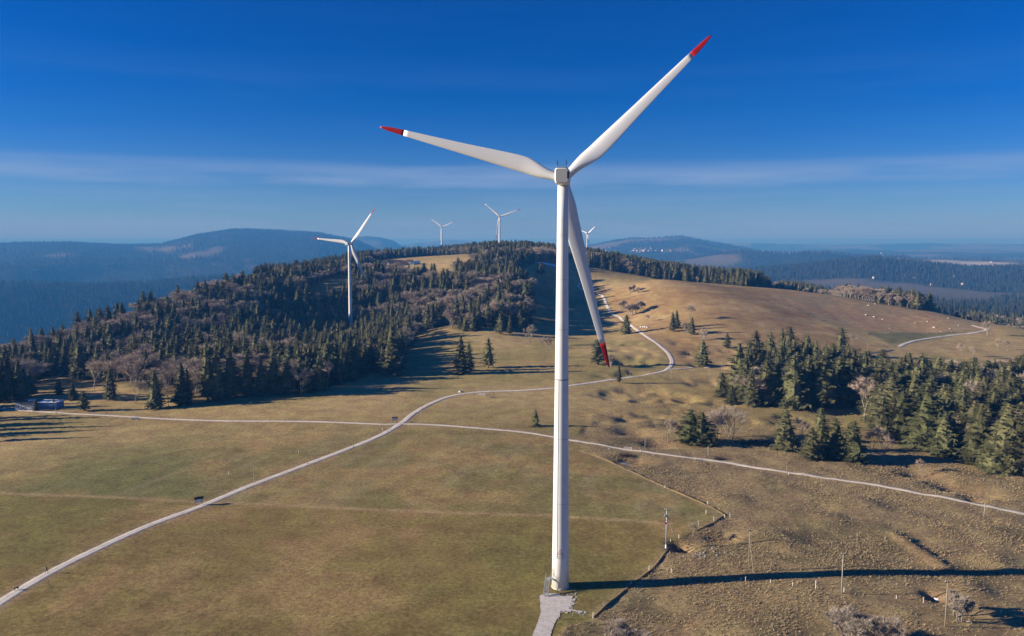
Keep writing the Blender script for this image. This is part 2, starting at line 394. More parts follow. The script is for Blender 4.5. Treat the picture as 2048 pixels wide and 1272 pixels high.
def fast_mesh(name, v, f, mats, smooth=False):
    me = bpy.data.meshes.new(name); v = np.asarray(v, np.float32); f = np.asarray(f, np.int32); k = f.shape[1]
    me.vertices.add(len(v)); me.vertices.foreach_set('co', v.ravel())
    me.loops.add(f.size); me.loops.foreach_set('vertex_index', f.ravel())
    me.polygons.add(len(f)); me.polygons.foreach_set('loop_start', np.arange(0, f.size, k, dtype=np.int32))
    me.polygons.foreach_set('loop_total', np.full(len(f), k, np.int32))
    for x in mats: me.materials.append(x)
    me.update(calc_edges=True)
    if smooth: me.polygons.foreach_set('use_smooth', np.ones(len(f), bool))
    return me

# ------------------------------------------------------------------ woodland outlines (where the ground is wooded)
FOREST = poly_w([(-90,775),(-40,792),(55,792),(75,752),(130,752),(200,765),(250,768),(300,788),(420,798),(520,790),(620,786),(690,768),(740,745),(790,748),(812,705),(835,662),(890,655),(935,665),(985,655),(1050,664),(1066,640),(1060,600),(1048,562),(1030,545),(1000,540),(985,520),(930,522),(905,530),(925,560),(890,575),(860,560),(780,548),(735,552),(690,575),(640,592),(600,590),(560,560),(600,546),(500,573),(400,602),(300,630),(200,665),(100,698),(0,732),(-90,760)])
RIDGEWOOD = poly_w([(690,546),(740,533),(785,512),(830,507),(905,500),(960,512),(985,520),(1000,540),(1030,545),(1050,535),(1080,524),(1112,524),(1112,516),(1060,505),(1010,503),(940,510),(860,503),(780,508),(700,525)])
ridge_back = np.array([col_r(px, r) for px, r in [(690,1280),(800,1500),(900,1900),(1010,1480),(1110,1350),(1110,1150),(1060,1200),(1010,1250),(940,1350),(880,1500),(800,1350)]])
RIGHTWOOD = poly_w([(1745,775),(2120,775),(2120,930),(2048,945),(1990,935),(1940,915),(1890,905),(1840,893),(1770,868),(1745,830)])
CLUMP = poly_w([(1470,790),(1480,760),(1500,735),(1600,722),(1640,740),(1735,745),(1742,812),(1690,816),(1600,815),(1530,812)])
BELT = np.array([col_r(px, r) for px, r in [(1140,1010),(1190,1012),(1250,1000),(1310,965),(1400,930),(1500,962),(1610,1000),(1640,1080),(1500,1190),(1400,1250),(1300,1350),(1180,1500),(1120,1380)]])
_hits = [hit(px, py) for px, py in [(1175,541),(1210,543),(1300,558),(1400,566),(1500,574),(1620,584)]]
BELT = np.array([(a*1.012, b*1.012) for a, b, c in _hits] + [col_r(px, r) for px, r in [(1640,1250),(1500,1330),(1400,1450),(1300,1600),(1180,1750),(1120,1500)]])
_hits2 = [hit(px, py) for px, py in [(1620,584),(1680,594),(1760,611),(1850,625),(1950,641),(2048,656),(2150,672)]]
EASTWOOD = np.array([(a*1.015, b*1.015) for a, b, c in _hits2] + [col_r(px, r) for px, r in [(2150,1000),(2048,1060),(1900,1040),(1760,1090),(1640,1200)]])
BROWN = poly_w([(1215,612),(1190,560),(1185,545),(1300,560),(1400,567),(1530,577),(1600,582),(1560,600),(1640,640),(1740,690),(1760,702),(1480,708),(1420,728),(1345,725),(1310,684)])
EASTFIELD = poly_w([(1600,582),(1750,607),(1900,632),(2040,657),(2100,670),(1960,668),(1800,662),(1720,660),(1640,640),(1560,600)])
GREENFIELD = poly_w([(1735,665),(1800,664),(1900,664),(1940,662),(1900,670),(1815,687),(1780,690)])
_FX, _FY, _ = hit(1890, 582)
def wooded_far(x, y):
    n = fbm(x/620, y/620, 61, 4); r = np.hypot(x, y)
    px = 1024 + FPX*x/np.maximum(y, 1)
    n = n + .15*((r > 1300) & (r < 4600)) - .3*np.exp(-((x-_FX)**2/430**2+(y-_FY)**2/300**2)) + .20*(px < 850) - .06*((px > 1150) & (px < 1500) & (r > 5200)) + .04*((r > 3300) & (r < 4600))
    return sst(.47, .53, n)
def mixc3(a, b, t): return a*(1-t[..., None]) + np.array(b)*t[..., None]
road_w = {}
for k, (w_, pix) in ROADS.items(): road_w[k] = smooth_line([hit(px, py) for px, py in pix], 3.0)
STRIP = poly_w([(-60,986),(100,990),(260,996),(395,1004),(520,1008),(760,1020),(960,1027),(1110,1032),(1250,1040),(1340,1047)])
BANKW = smooth_line(poly_w([(1160,901),(1205,916),(1250,937),(1330,974),(1400,1004),(1437,1022),(1452,1033)]), 1.2)
BANKW2 = smooth_line(poly_w([(1340,1098),(1322,1118),(1300,1143),(1270,1165),(1240,1190),(1215,1210),(1195,1228),(1186,1236)]), 1.2)
BANKW3 = smooth_line(poly_w([(1446,1033),(1430,1044),(1412,1053),(1392,1062)]), 1.2)

def ground_colour(x, y):
    r = np.hypot(x, y)
    big = fbm(x/70, y/70, 71, 4); mid = fbm(x/14, y/14, 73, 4); fine = fbm(x/3.2, y/3.2, 75, 3)
    c = np.zeros(x.shape+(3,)) + np.array((.235,.182,.064))
    c = mixc3(c, (.155,.16,.046), sst(.44, .60, big*.7+mid*.3))
    up = sst(-4, 4, y - np.interp(x, STRIP[:,0], STRIP[:,1]))*(1-sst(300,380,r)); c = mixc3(c, (.215,.19,.082), up*.5); c = mixc3(c, (.255,.18,.068), (1-up)*.45*(r < 300))
    mow = fbm((x*.35+y*.94)/38+3*fbm(x/90,y/90,171,2), (x*.94-y*.35)/5.5, 173, 3); c = mixc3(c, (.31,.25,.13), sst(.52,.72,mow)*.5*up)
    c = mixc3(c, (.36,.245,.105), sst(.48, .66, mid*.6+(1-big)*.4)*.75)
    past = rough(x, y)*(1-sst(330, 420, r))
    c = mixc3(c, (.30,.222,.118), np.clip(past, 0, 1)*.9)
    c = mixc3(c, (.17,.14,.072), past*sst(.52, .66, mid)*.8)
    md = sst(290, 400, r)*(1-sst(1100, 1500, r))*(1-.5*sst(.5,.7,fbm(x/120,y/120,177,3)))
    c = mixc3(c, (.46,.335,.155), md*.88)
    c = mixc3(c, (.28,.235,.085), md*sst(.5, .68, fbm(x/45, y/45, 77, 4))*.7)
    b = soft(BROWN, x, y, 5)
    bc = np.zeros(c.shape) + np.array((.36,.24,.105)); bc = mixc3(bc, (.43,.30,.145), sst(.4, .7, fbm(x/25+y/90, y/26, 79, 3))); bc = mixc3(bc, (.33,.21,.10), sst(.55, .75, fbm(x/40, y/14, 80, 3)))
    c = c*(1-b[..., None]) + bc*b[..., None]
    e = soft(EASTFIELD, x, y, 6); ec = mixc3(np.zeros(c.shape)+np.array((.37,.27,.14)), (.42,.27,.14), sst(.45, .65, fbm(x/30, y/30, 83, 4)))
    c = c*(1-e[..., None]) + ec*e[..., None]
    c = mixc3(c, (.20,.19,.085), soft(GREENFIELD, x, y, 4))
    for f, w in ((FOREST, 5), (RIDGEWOOD, 5), (RIGHTWOOD, 4), (CLUMP, 3), (BELT, 5), (EASTWOOD, 5)):
        c = mixc3(c, (.12,.09,.05), soft(f, x, y, w)*.8)
    # dry strips beside the tracks and along the old boundary across the meadow
    for k, pl in road_w.items():
        d = dist_line(pl[::3], x, y); c = mixc3(c, (.33,.235,.15), np.exp(-((d-2.2)/1.3)**2)*.55*(r < 700))
    d = dist_line(STRIP, x, y) + (fine-.5)*1.2; c = mixc3(c, (.40,.285,.15), np.exp(-(d/1.0)**2)*.9)
    for bl in (BANKW, BANKW2, BANKW3):
        d = dist_line(bl[::2], x, y); c = mixc3(c, (.34,.25,.145), np.exp(-(d/1.6)**2)*.8)
    for px, py, s, dd in PITS[:8]:
        a, b_, _ = at_z(px, py, 0); q = np.exp(-((x-a)**2+(y-b_)**2)/(s*s)*1.2); c = mixc3(c, (.30,.185,.105), q*.7)
    fw = sst(1450, 2300, r); wd = wooded_far(x, y)
    fc = mixc3(np.zeros(c.shape)+np.array((.13,.115,.075)), (.035,.038,.022), wd)
    c = c*(1-fw[..., None]) + fc*fw[..., None]
    return c*(.88+.24*fine)[..., None]

# ------------------------------------------------------------------ ground sheet
th = np.concatenate([np.linspace(-180, -47, 40)[:-1], np.arange(-47, 47.001, .15), np.linspace(47, 180, 40)[1:]])
rr = np.concatenate([[2, 8, 20, 40, 70], np.exp(np.arange(math.log(95), math.log(420), .0065)), np.exp(np.arange(math.log(420), math.log(2600), .0095)), np.exp(np.arange(math.log(2600), math.log(60000), .028))])
TH, RR = np.meshgrid(np.radians(th), rr, indexing='ij')
X, Y = RR*np.sin(TH), RR*np.cos(TH)
Zg = H(X, Y)
nT, nR = X.shape
idx = np.arange(nT*nR).reshape(nT, nR)
F = np.stack([idx[:-1,:-1], idx[:-1,1:], idx[1:,1:], idx[1:,:-1]], -1).reshape(-1, 4)[:, ::-1]
gm = fast_mesh('ground', np.stack([X, Y, Zg], -1).reshape(-1, 3), F, [], True)
gc = ground_colour(X, Y)
ca = gm.color_attributes.new('tint', 'FLOAT_COLOR', 'POINT')
ca.data.foreach_set('color', np.concatenate([gc, np.ones(gc.shape[:2]+(1,))], -1).astype(np.float32).ravel())
def ground_material():
    m = bpy.data.materials.new('grassland'); m.use_nodes = True; t = m.node_tree; b = t.nodes['Principled BSDF']
    b.inputs['Roughness'].default_value = 1; b.inputs['Specular IOR Level'].default_value = .05
    tc = node(t, 'ShaderNodeTexCoord'); a = node(t, 'ShaderNodeAttribute', attribute_name='tint')
    def nz(s, d, ro=.6):
        n = node(t, 'ShaderNodeTexNoise'); n.inputs['Scale'].default_value = s; n.inputs['Detail'].default_value = d; n.inputs['Roughness'].default_value = ro
        t.links.new(tc.outputs['Object'], n.inputs['Vector']); return n
    n1, n2, n3 = nz(.9, 6, .7), nz(.12, 5), nz(3.2, 3)
    def mr(src, lo, hi):
        q = node(t, 'ShaderNodeMapRange'); q.inputs[1].default_value = .3; q.inputs[2].default_value = .7; q.inputs[3].default_value = lo; q.inputs[4].default_value = hi
        t.links.new(src, q.inputs[0]); return q.outputs[0]
    p = node(t, 'ShaderNodeMath', operation='MULTIPLY'); t.links.new(mr(n1.outputs[0], .58, 1.42), p.inputs[0]); t.links.new(mr(n3.outputs[0], .66, 1.34), p.inputs[1])
    p2 = node(t, 'ShaderNodeMath', operation='MULTIPLY'); t.links.new(p.outputs[0], p2.inputs[0]); t.links.new(mr(n2.outputs[0], .84, 1.16), p2.inputs[1])
    sc = node(t, 'ShaderNodeVectorMath', operation='SCALE'); t.links.new(a.outputs['Color'], sc.inputs[0]); t.links.new(p2.outputs[0], sc.inputs['Scale'])
    hs = node(t, 'ShaderNodeHueSaturation'); t.links.new(sc.outputs[0], hs.inputs['Color']); t.links.new(mr(n2.outputs[0], .485, .515), hs.inputs['Hue'])
    t.links.new(hs.outputs[0], b.inputs['Base Color'])
    bp = node(t, 'ShaderNodeBump'); bp.inputs['Distance'].default_value = .12; bp.inputs['Strength'].default_value = .6
    t.links.new(n1.outputs[0], bp.inputs['Height']); t.links.new(bp.outputs[0], b.inputs['Normal'])
    return m
gm.materials.append(ground_material())
ground = kind(obj('ground', gm), 'structure')

# tracks
def strip(name, pl, width, m, off=.07, jag=.3, kindname='structure'):
    n = len(pl); tg = np.gradient(pl, axis=0); tg /= np.linalg.norm(tg, axis=1)[:, None]+1e-9; nn = np.stack([-tg[:,1], tg[:,0]], 1)
    K = 6; V = []
    jl = (fbm(np.arange(n)*.9, np.zeros(n), 91, 3)-.5)*2*jag; jr = (fbm(np.arange(n)*.9, np.ones(n)*40, 93, 3)-.5)*2*jag
    for k in range(K+1):
        s = k/K*2-1; w = width/2*s + np.where(s < 0, jl*abs(s), jr*abs(s)); q = pl + nn*w[:, None]
        r = np.hypot(q[:,0], q[:,1]); z = H(q[:,0], q[:,1]) + off + r*.00022
        if k in (0, K): z = z - .12 - r*.0003
        V.append(np.stack([q[:,0], q[:,1], z], 1))
    V = np.stack(V, 1); ix = np.arange(n*(K+1)).reshape(n, K+1)
    Fc = np.stack([ix[:-1,:-1], ix[:-1,1:], ix[1:,1:], ix[1:,:-1]], -1).reshape(-1, 4)[:, ::-1]
    me = fast_mesh(name, V.reshape(-1, 3), Fc, [m], True)
    prof = 1.15*np.array([[.30,.25,.16],[.52,.47,.40],[.66,.61,.54],[.50,.46,.37],[.66,.61,.54],[.52,.47,.40],[.30,.25,.16]]); tn = prof[None]*(.85+.3*fbm(V[..., 0]/2.5, V[..., 1]/2.5, 191, 3))[..., None]
    ca_ = me.color_attributes.new('tint', 'FLOAT_COLOR', 'POINT'); ca_.data.foreach_set('color', np.concatenate([tn, np.ones(tn.shape[:2]+(1,))], -1).astype(np.float32).ravel())
    return kind(obj(name, me), kindname)
for nm, key, w in (('gravel_road', 'main', 3.4), ('gravel_path', 'cross', 2.1), ('gravel_spur', 'spur', 2.0), ('gravel_lane', 'lane', 4.2)):
    pl = smooth_line(road_w[key], 1.0) if key in ('main', 'cross') else road_w[key]
    strip(nm, pl, w, M['gravel'], off=.07 + (.02 if key == 'cross' else 0))
strip('asphalt_road', smooth_line(poly_w([(1470,716),(1540,712),(1640,709),(1740,707),(1785,700)]), 3), 4.5, M['asphalt'])
# gravel pad under the turbine
PADP = poly_w([(1079,1192),(1092,1186),(1120,1188),(1160,1186),(1153,1205),(1150,1219),(1177,1225),(1173,1232),(1130,1227),(1114,1239),(1105,1258),(1094,1295),(1055,1295),(1074,1250),(1082,1222)])
x0, y0 = PADP.min(0)-1; x1, y1 = PADP.max(0)+1; st = .22
gx, gy = np.meshgrid(np.arange(x0, x1, st), np.arange(y0, y1, st), indexing='ij'); cx, cy = gx+st/2, gy+st/2
dd = dist_line(PADP, cx, cy, True); sd = np.where(inside(PADP, cx, cy), dd, -dd)
keep = (sd + (fbm(cx/1.3, cy/1.3, 97, 3)-.5)*.25 > .02) & ~((sd < 1.3) & (cx > 10.5) & (.55*vn(cx*3.7, cy*3.7, 99)+.45*vn(cx*1.3, cy*1.3, 98) < .66-sd*.17))
nx, ny = gx.shape; vi = np.arange((nx+1)*(ny+1)).reshape(nx+1, ny+1)
vx, vy = np.meshgrid(x0+st*np.arange(nx+1), y0+st*np.arange(ny+1), indexing='ij')
PV = np.stack([vx, vy, H(vx, vy)+.09], -1).reshape(-1, 3)
ii, jj = np.nonzero(keep); PF = np.stack([vi[ii,jj], vi[ii+1,jj], vi[ii+1,jj+1], vi[ii,jj+1]], 1)
kind(obj('gravel_pad', fast_mesh('gravel_pad', PV, PF, [M['pad']])), 'structure')

# low grassy banks along the meadow's edge
def bank(pl, hgt, wid, label):
    n = len(pl); tg = np.gradient(pl, axis=0); tg /= np.linalg.norm(tg, axis=1)[:, None]+1e-9; nn = np.stack([-tg[:,1], tg[:,0]], 1); V = []
    for k in range(7):
        s = k/6*2-1; q = pl + nn*(s*wid/2*(.8+.5*vn(np.arange(n)*.35, np.full(n, 3.+k), 7)))[:, None]
        z = H(q[:,0], q[:,1]) - .15 + hgt*max(0, 1-s*s)*(.45+1.0*vn(np.arange(n)*.5, np.full(n, 9.+k*.3), 8))
        V.append(np.stack([q[:,0], q[:,1], z], 1))
    V = np.stack(V, 1); ix = np.arange(n*7).reshape(n, 7)
    Fc = np.stack([ix[:-1,:-1], ix[:-1,1:], ix[1:,1:], ix[1:,:-1]], -1).reshape(-1, 4)[:, ::-1]
    tag(obj('grass_bank', fast_mesh('grass_bank', V.reshape(-1, 3), Fc, [M['bank']])), label, 'bank', 'grassy banks edging the meadow')
bank(BANKW, .42, 1.1, 'long straight dry-grass bank between green meadow and tussocky pasture')
bank(BANKW2, .42, 1.1, 'dry-grass bank running from the stayed pole to the turbine gravel pad')
bank(BANKW3, .4, 1.0, 'short dry-grass bank bending back towards the hollow')

# ------------------------------------------------------------------ trees
def spruce_mesh(seed, Rw=3.0, dens=1.0, low=.07, droop=.45, irregular=.2):     # unit: 20 m tall
    q = random.Random(seed); mb = MB(); Ht = 20.0
    core = []
    for i in range(8):
        t = low + (.97-low)*i/7; rad = Rw*.6*(1-t)**.75*(1 if i else .55)
        core.append([(rad*1.15*(.75+.5*q.random())*math.cos(k*.785), rad*(.75+.5*q.random())*math.sin(k*.785), Ht*t) for k in range(8)])
    mb.loft(core)
    nlev = int(26*dens)
    for lv in range(nlev):
        t = low + (1-low)*(lv+q.random()*.6)/nlev
        L0 = Rw*min(1, (1-t)**.50*.95 + .05)*(1 - .3*max(0, (low+.12-t)/.12))
        nb = max(5, int(9*(1-t)**.35))
        a0 = q.random()*6.28
        for b in range(nb):
            if q.random() < irregular*.6: continue
            a = a0 + b*6.283/nb + q.uniform(-.3, .3); L_ = L0*q.uniform(1-irregular*1.5, 1+irregular*.7)
            dr = droop*q.uniform(.6, 1.3)*(1-.6*t); z = Ht*t; ca, sa = math.cos(a), math.sin(a)
            def P(s, side=0, dz=0):
                rr_ = L_*s; return (ca*rr_-sa*side, sa*rr_+ca*side, z - dr*L_*s**1.4 + .12*L_*s**3 + dz)
            for j in range(5):
                s0 = .28+.14*j; wl = L_*(.34-.03*j)*q.uniform(.7, 1.25) + .15
                for sg in (-1, 1):
                    mb.add([P(s0-.09), P(s0+.13), P(s0+.13+q.random()*.14, sg*wl, -wl*q.uniform(.25, .9))], [(0,1,2)])
            mb.add([P(.72, -.16), P(.72, .16), P(1.05, q.uniform(-.12,.12), -.1)], [(0,1,2)])
    return mb.mesh('spruce_crown', M['needle'])
def fir_mesh(seed):
    me = spruce_mesh(seed, 5.0, .9, .06, .2, .34); me.materials[0] = M['fir']; return me
def trunk_mesh(seed, hgt, r0, m, n=6):
    q = random.Random(seed); mb = MB(); pts = []; rs = []
    for i in range(6):
        t = i/5; pts.append((q.uniform(-.1,.1)*t, q.uniform(-.1,.1)*t, hgt*t-.5*(i == 0))); rs.append(r0*(1-.9*t)*(1.35 if i == 0 else 1))
    mb.tube(pts, rs, n); return mb.mesh('trunk', m, True)
def bare_tree(seed, spread=1.0, trunk_t=.28, stems=1, twigs=9, depth_=5, tw_=.05):       # unit: 15 m tall; returns trunk mesh, crown mesh
    q = random.Random(seed); tbs = [MB() for _ in range(stems)]; cb = MB(); Ht = 15.0; ends = []
    def grow(p, d, ln, r, lev, tb):
        d = d.normalized(); mid = p + d*ln*.5 + Vector((q.uniform(-.06,.06), q.uniform(-.06,.06), 0))*ln; e = p + d*ln
        (tb if lev < 2 else cb).tube([p, mid, e], [r, r*.82, r*.62], 5 if lev < 2 else 3, 0, False)
        if lev >= depth_: ends.append((e, d, ln)); ends.append((mid, d, ln)); return
        nb = 2 + (q.random() < .55) + (lev == 0)
        for k in range(nb):
            az = q.random()*6.28; sp = q.uniform(.38, .85)*spread
            nd = d + Vector((math.cos(az)*sp, math.sin(az)*sp, q.uniform(-.05,.25)))
            grow(p + d*ln*q.uniform(.65, 1) if k else e, nd, ln*q.uniform(.62, .86), r*q.uniform(.5, .66), lev+1, tb)
    for s in range(stems):
        off = Vector((q.uniform(-1,1), q.uniform(-1,1), 0))*(1.6 if stems > 1 else 0)
        dd_ = Vector((q.uniform(-.12,.12)+off.x*.12, q.uniform(-.12,.12)+off.y*.12, 1))
        grow(off + Vector((0,0,-.4)), dd_, Ht*trunk_t*q.uniform(.9, 1.1), .26 if stems == 1 else .15, 0, tbs[s])
    for p, d, ln in ends:
        for k in range(twigs):
            v = (d*.8 + Vector((q.gauss(0,1), q.gauss(0,1), q.gauss(.25,.8)))*.7).normalized(); l_ = ln*q.uniform(.6, 1.5)
            s = v.cross(Vector((q.gauss(0,1), q.gauss(0,1), q.gauss(0,1)))).normalized()*tw_
            cb.add([p-s, p+s, p+v*l_], [(0,1,2)])
    zmax = max(v[2] for v in cb.v); k = Ht/zmax; rad = np.percentile(np.hypot(*np.array(cb.v)[:, :2].T), 97)*k; kx = k*min(1, 6.2/rad)
    for m_ in tbs+[cb]: m_.v = [(a*kx, b*kx, c*k) for a, b, c in m_.v]
    return [tb.mesh('bare_trunk', M['palebark'], True) for tb in tbs] + [cb.mesh('bare_crown', M['twig'])]
SPR = [(trunk_mesh(i, 18, .27, M['bark']), spruce_mesh(i, rw, dn, lo, dr, ir)) for i, (rw, dn, lo, dr, ir) in enumerate([(4.0,1,.07,.5,.22),(4.5,1,.05,.42,.24),(3.6,1.05,.1,.55,.24),(5.0,.95,.04,.38,.28),(4.3,1,.12,.5,.3),(3.3,1.1,.06,.6,.22),(4.6,.9,.14,.4,.36),(3.9,.7,.2,.35,.5),(4.8,1.1,.03,.3,.4),(3.0,.8,.1,.7,.45)])]
FIR = [(trunk_mesh(20+i, 17, .3, M['palebark']), fir_mesh(30+i)) for i in range(2)]
BARE = [bare_tree(1, 1.0), bare_tree(2, .75, .33), bare_tree(3, 1.15, .24), bare_tree(4, .6, .3, 4, 6, 4), bare_tree(5, .9, .3), bare_tree(6, 1.0, .08, 6, 9, 4), bare_tree(7, 1.0, .14, 6, 40, 4, .03)]

IND = []      # (kind, x, y, z, height, rot, variant, label, group, width factor)
def add_tree(kind_, px, py, top, label, group=None, var=None, wid=1.0):
    x, y, z = hit(px, py); hh = (py-top)/FPX*depth(x, y, z)
    IND.append((kind_, x, y, z, hh, rnd.random()*6.28, var, label, group, wid))
# stand-alone trees, each told apart by what it stands beside
for a in [
 ('s',1071,852,816,'small pointed young spruce alone in scrub beside the main turbine tower'),
 ('s',1238,766,724,'small dark spruce standing at the verge of the gravel road'),
 ('s',1253,668,627,'broad spruce overhanging the gravel road beside the white bales',None,3,1.25),
 ('s',1345,663,622,'slender spruce at the edge of the brown field, beside a twin',None,2),
 ('s',1353,657,618,'dark twin spruce behind the slender one by the brown field',None,1),
 ('s',1384,669,632,'spruce beside grey bare bushes at the brown field edge',None,0),
 ('s',1405,732,676,'lone spruce standing where the side track leaves the gravel road',None,1,1.1),
 ('s',1454,696,664,'small very dark spruce on the brown field behind the side track',None,4,1.1),
 ('s',1443,792,742,'spruce with a smaller one in front at the rim of the right wood',None,3,1.1),
 ('s',1463,810,768,'smaller spruce in front of its neighbour at the wood rim',None,1,1.3),
 ('s',922,748,668,'tall spruce on the sunlit pasture, paired with a slimmer one',None,1,.9),
 ('s',938,742,682,'slimmer spruce close behind the tall pasture spruce',None,5,1.2),
 ('s',977,736,673,'ragged spruce alone on the striped pasture',None,6,.95),
 ('s',1000,669,625,'pale lit spruce before the shaded slope, first of three'),
 ('s',1020,668,630,'pale lit spruce before the shaded slope, middle of three'),
 ('s',1040,662,618,'pale lit spruce before the shaded slope, last of three'),
 ('s',1197,729,673,'thick spruce rising out of a bare thicket under the red blade tip',None,6,1.3),
 ('f',1380,886,815,'bushy yellow-green fir, front one of a joined pair by the path',None,0,1.5),
 ('f',1404,890,822,'bushy dark fir joined to the yellow-green one by the path',None,1,1.5),
 ('s',1570,900,815,'dense conical spruce standing clear in front of the wood',None,3,1.1),
 ('s',1622,918,851,'short dark spruce at the front of the wood by the path',None,1,1.3),
 ('f',1642,912,840,'open green fir with a bare pale stem by the path',None,0,1.15),
 ('f',1668,916,831,'yellowish open fir between two spruces at the wood front',None,1,1.15),
 ('s',1704,922,838,'wide low spruce beside white birch stems',None,3,1.2),
 ('s',1764,878,788,'dark layered spruce behind the birches',None,6,1.1),
 ('f',1801,880,777,'sunlit yellowish fir with sloping shoulders behind the birches',None,1,1.15),
 ('f',1850,899,779,'bright sunlit fir at the lit face of the wood',None,0,1.15),
 ('s',1887,912,820,'lower spruce in front of the bright fir',None,1,1.2),
 ('s',1920,902,768,'tall spruce just behind the bright sunlit fir'),
 ('s',1957,930,800,'big spruce overlooking the sink hollow',None,1,1.0),
 ('s',1986,944,858,'short green spruce tucked between two big ones',None,3,1.3),
 ('s',2010,946,800,'big full spruce at the far corner of the wood',None,3,.95),
 ('s',2036,949,820,'big shaded spruce at the very end of the wood',None,1,1.0),
 ('s',1681,712,652,'tall spruce rising above the wood against the brown field',None,3,1.0),
 ('s',1578,720,650,'layered spruce rising above the wood beside the asphalt road',None,3,1.05),
 ('s',1563,718,653,'thin pale spruce with bare lower trunk beside the asphalt road',None,2,.8),
 ('s',1609,726,665,'very dark spruce above the wood beside the asphalt road',None,1,1.0),
 ('s',1539,745,660,'slim tall spruce in the back of the wood',None,0,.9),
 ('s',1510,752,657,'tall tapering spruce at the back of the wood',None,0,1.0),
 ('s',119,789,755,'small conical spruce alone on the striped slope behind the pavilion',None,1,1.2),
 ('s',146,800,761,'small black-shaded spruce beside the pavilion',None,3,1.1),
 ('s',168,822,779,'ragged drooping spruce by the path beside the pavilion',None,6,1.3),
 ('s',222,800,727,'tall spruce between the pavilion and a round bare tree',None,0),
 ('s',72,822,795,'small dark cypress-like spruce against the pavilion corner',None,5,1.3),
 ('s',108,818,796,'small dark spruce against the pavilion end wall',None,5,1.5),
 ('b',271,807,754,'round bare tree standing alone on the lit grass slope',None,2,1.1),
 ('b',188,778,716,'tall bare tree with pale stems behind the pavilion',None,1,1.1),
 ('b',338,817,735,'thin bare grey tree before the forest edge spruces',None,1,.5),
 ('b',603,790,731,'big rounded bare tree at the forest edge above the meadow',None,0,1.2),
 ('b',654,778,715,'tall thin bare tree with a pale stem at the forest edge',None,1,.6),
 ('b',1728,838,747,'large fan-shaped bare beech with pale forked trunk in the wood',None,0,1.15),
 ('b',1598,900,826,'thin reddish bare tree behind the clear-standing spruce',None,1,.8),
 ('b',1740,926,850,'slender white-stemmed bare birch at the shaded wood edge',None,1,.7),
 ('b',1765,927,846,'second white-stemmed bare birch at the shaded wood edge',None,4,.7),
 ('b',1845,953,915,'small pale bare tree leaning over the sink hollow',None,0,1.1),
 ('b',1335,884,832,'round bare tree beside the bushy fir pair',None,2,.9),
 ('b',1436,877,812,'many-stemmed bare tree clump beside the bushy fir pair',None,3,1.3),
 ('b',1462,878,806,'taller many-stemmed bare tree clump near the bushy firs',None,3,1.4),
 ('b',1954,862,752,'bare birch with white trunk inside the wood',None,1,.6),
 ('b',1060,690,645,'pale grey tree standing alone on the striped pasture',None,0,1.0),
 ('b',1100,716,670,'pale thin tree partly behind the main turbine tower',None,1,1.0),
 ('b',1380,640,606,'domed bare tree with a pale trunk on the brown field',None,2,1.1),
 ('b',1375,668,640,'grey bare bush between spruces at the brown field edge',None,5,1.0),
 ('b',1408,680,655,'reddish bare thicket on the brown field edge',None,5,1.2),
 ('b',1222,733,705,'reddish bare thicket under the red blade tip',None,5,1.1),
 ('b',1292,645,627,'small fan-shaped bare tree beside the white bales',None,2,1.0),
 ('b',1265,630,605,'bare bush cluster above the road bend on the brown slope',None,5,1.4),
 ('b',1282,622,598,'taller bare bush above the road bend on the brown slope',None,5,1.2),
 ('b',1245,618,598,'low bare bush at the shade line above the road bend',None,5,1.4),
 ('b',1085,585,555,'dark bare tree on the shaded slope',None,2,1.0),
 ('s',1082,546,522,'dark spruce clump at the head of the shaded slope',None,3,1.6),
 ('b',1720,1302,1206,'big round grey bare bush crown beside the wooden poles',None,6,1.7),
 ('b',1250,1316,1232,'pale bare bush crown below the turbine gravel pad',None,6,1.5),
 ('b',1916,1238,1180,'bare shrub with curved pale trunks beside the last wooden pole',None,6,1.5),
 ('b',1975,672,640,'lone bare tree by the bend of the far lane',None,2,1.1),
 ('b',1385,1074,1040,'small leafless thorn tree above the dark hollow',None,2,.9),
 ('b',1195,600,580,'bare sapling on the shaded slope by the road',None,1,.8),
 ('b',1262,572,553,'thin bare sapling alone on the upper brown field',None,1,.7),
 ('b',1260,585,570,'small dark bush on the upper brown field, first of three',None,5,1.0),
 ('b',1267,583,567,'small dark bush on the upper brown field, middle of three',None,5,.9),
 ('b',1276,586,572,'small dark bush on the upper brown field, last of three',None,5,.9),
 ('b',1705,690,665,'small bare tree at the back of the wood by the brown field',None,0,.8),
]:
    add_tree(*a)
for px, py, top in [(1925,712,684),(1995,700,676),(2015,702,678),(1945,715,690)]:
    add_tree('b', px, py, top, 'bare field tree with dark crown beyond the wood, near the far lane', 'bare trees beyond the wood', 2, 1)
# forest-edge trees and dense woods
for px, py, top in [(-35,862,775),(-60,872,790),(-90,858,770),(-125,880,790),(-150,866,770),(-45,845,765),(-185,890,800),(-110,846,760),(-30,884,815),(-70,826,730),(-100,824,728)]: add_tree('s', px, py, top, 'spruce of the roadside row whose long shadows cross the meadow corner', 'spruces casting shadows over the meadow corner')
EDGE = [('s',20,803,705),('s',40,799,716),('s',-20,803,700),('s',62,792,735),('s',9,800,716),('s',30,796,722),('s',50,794,732),('s',-8,806,700),('s',311,817,736),('s',365,810,722),('s',376,806,732),('s',416,801,678),('s',436,800,700),('s',462,796,690),('s',496,792,700),('s',524,791,715),('s',548,788,695),('s',575,788,712),('s',640,780,705),('s',679,770,720),('s',690,764,712),('s',717,744,682),('s',741,742,672),('s',784,750,645),('s',765,745,690)]
for k_, px, py, top in EDGE: add_tree(k_, px, py, top, 'dark spruce on the forest edge above the meadow', 'spruces along the forest edge')
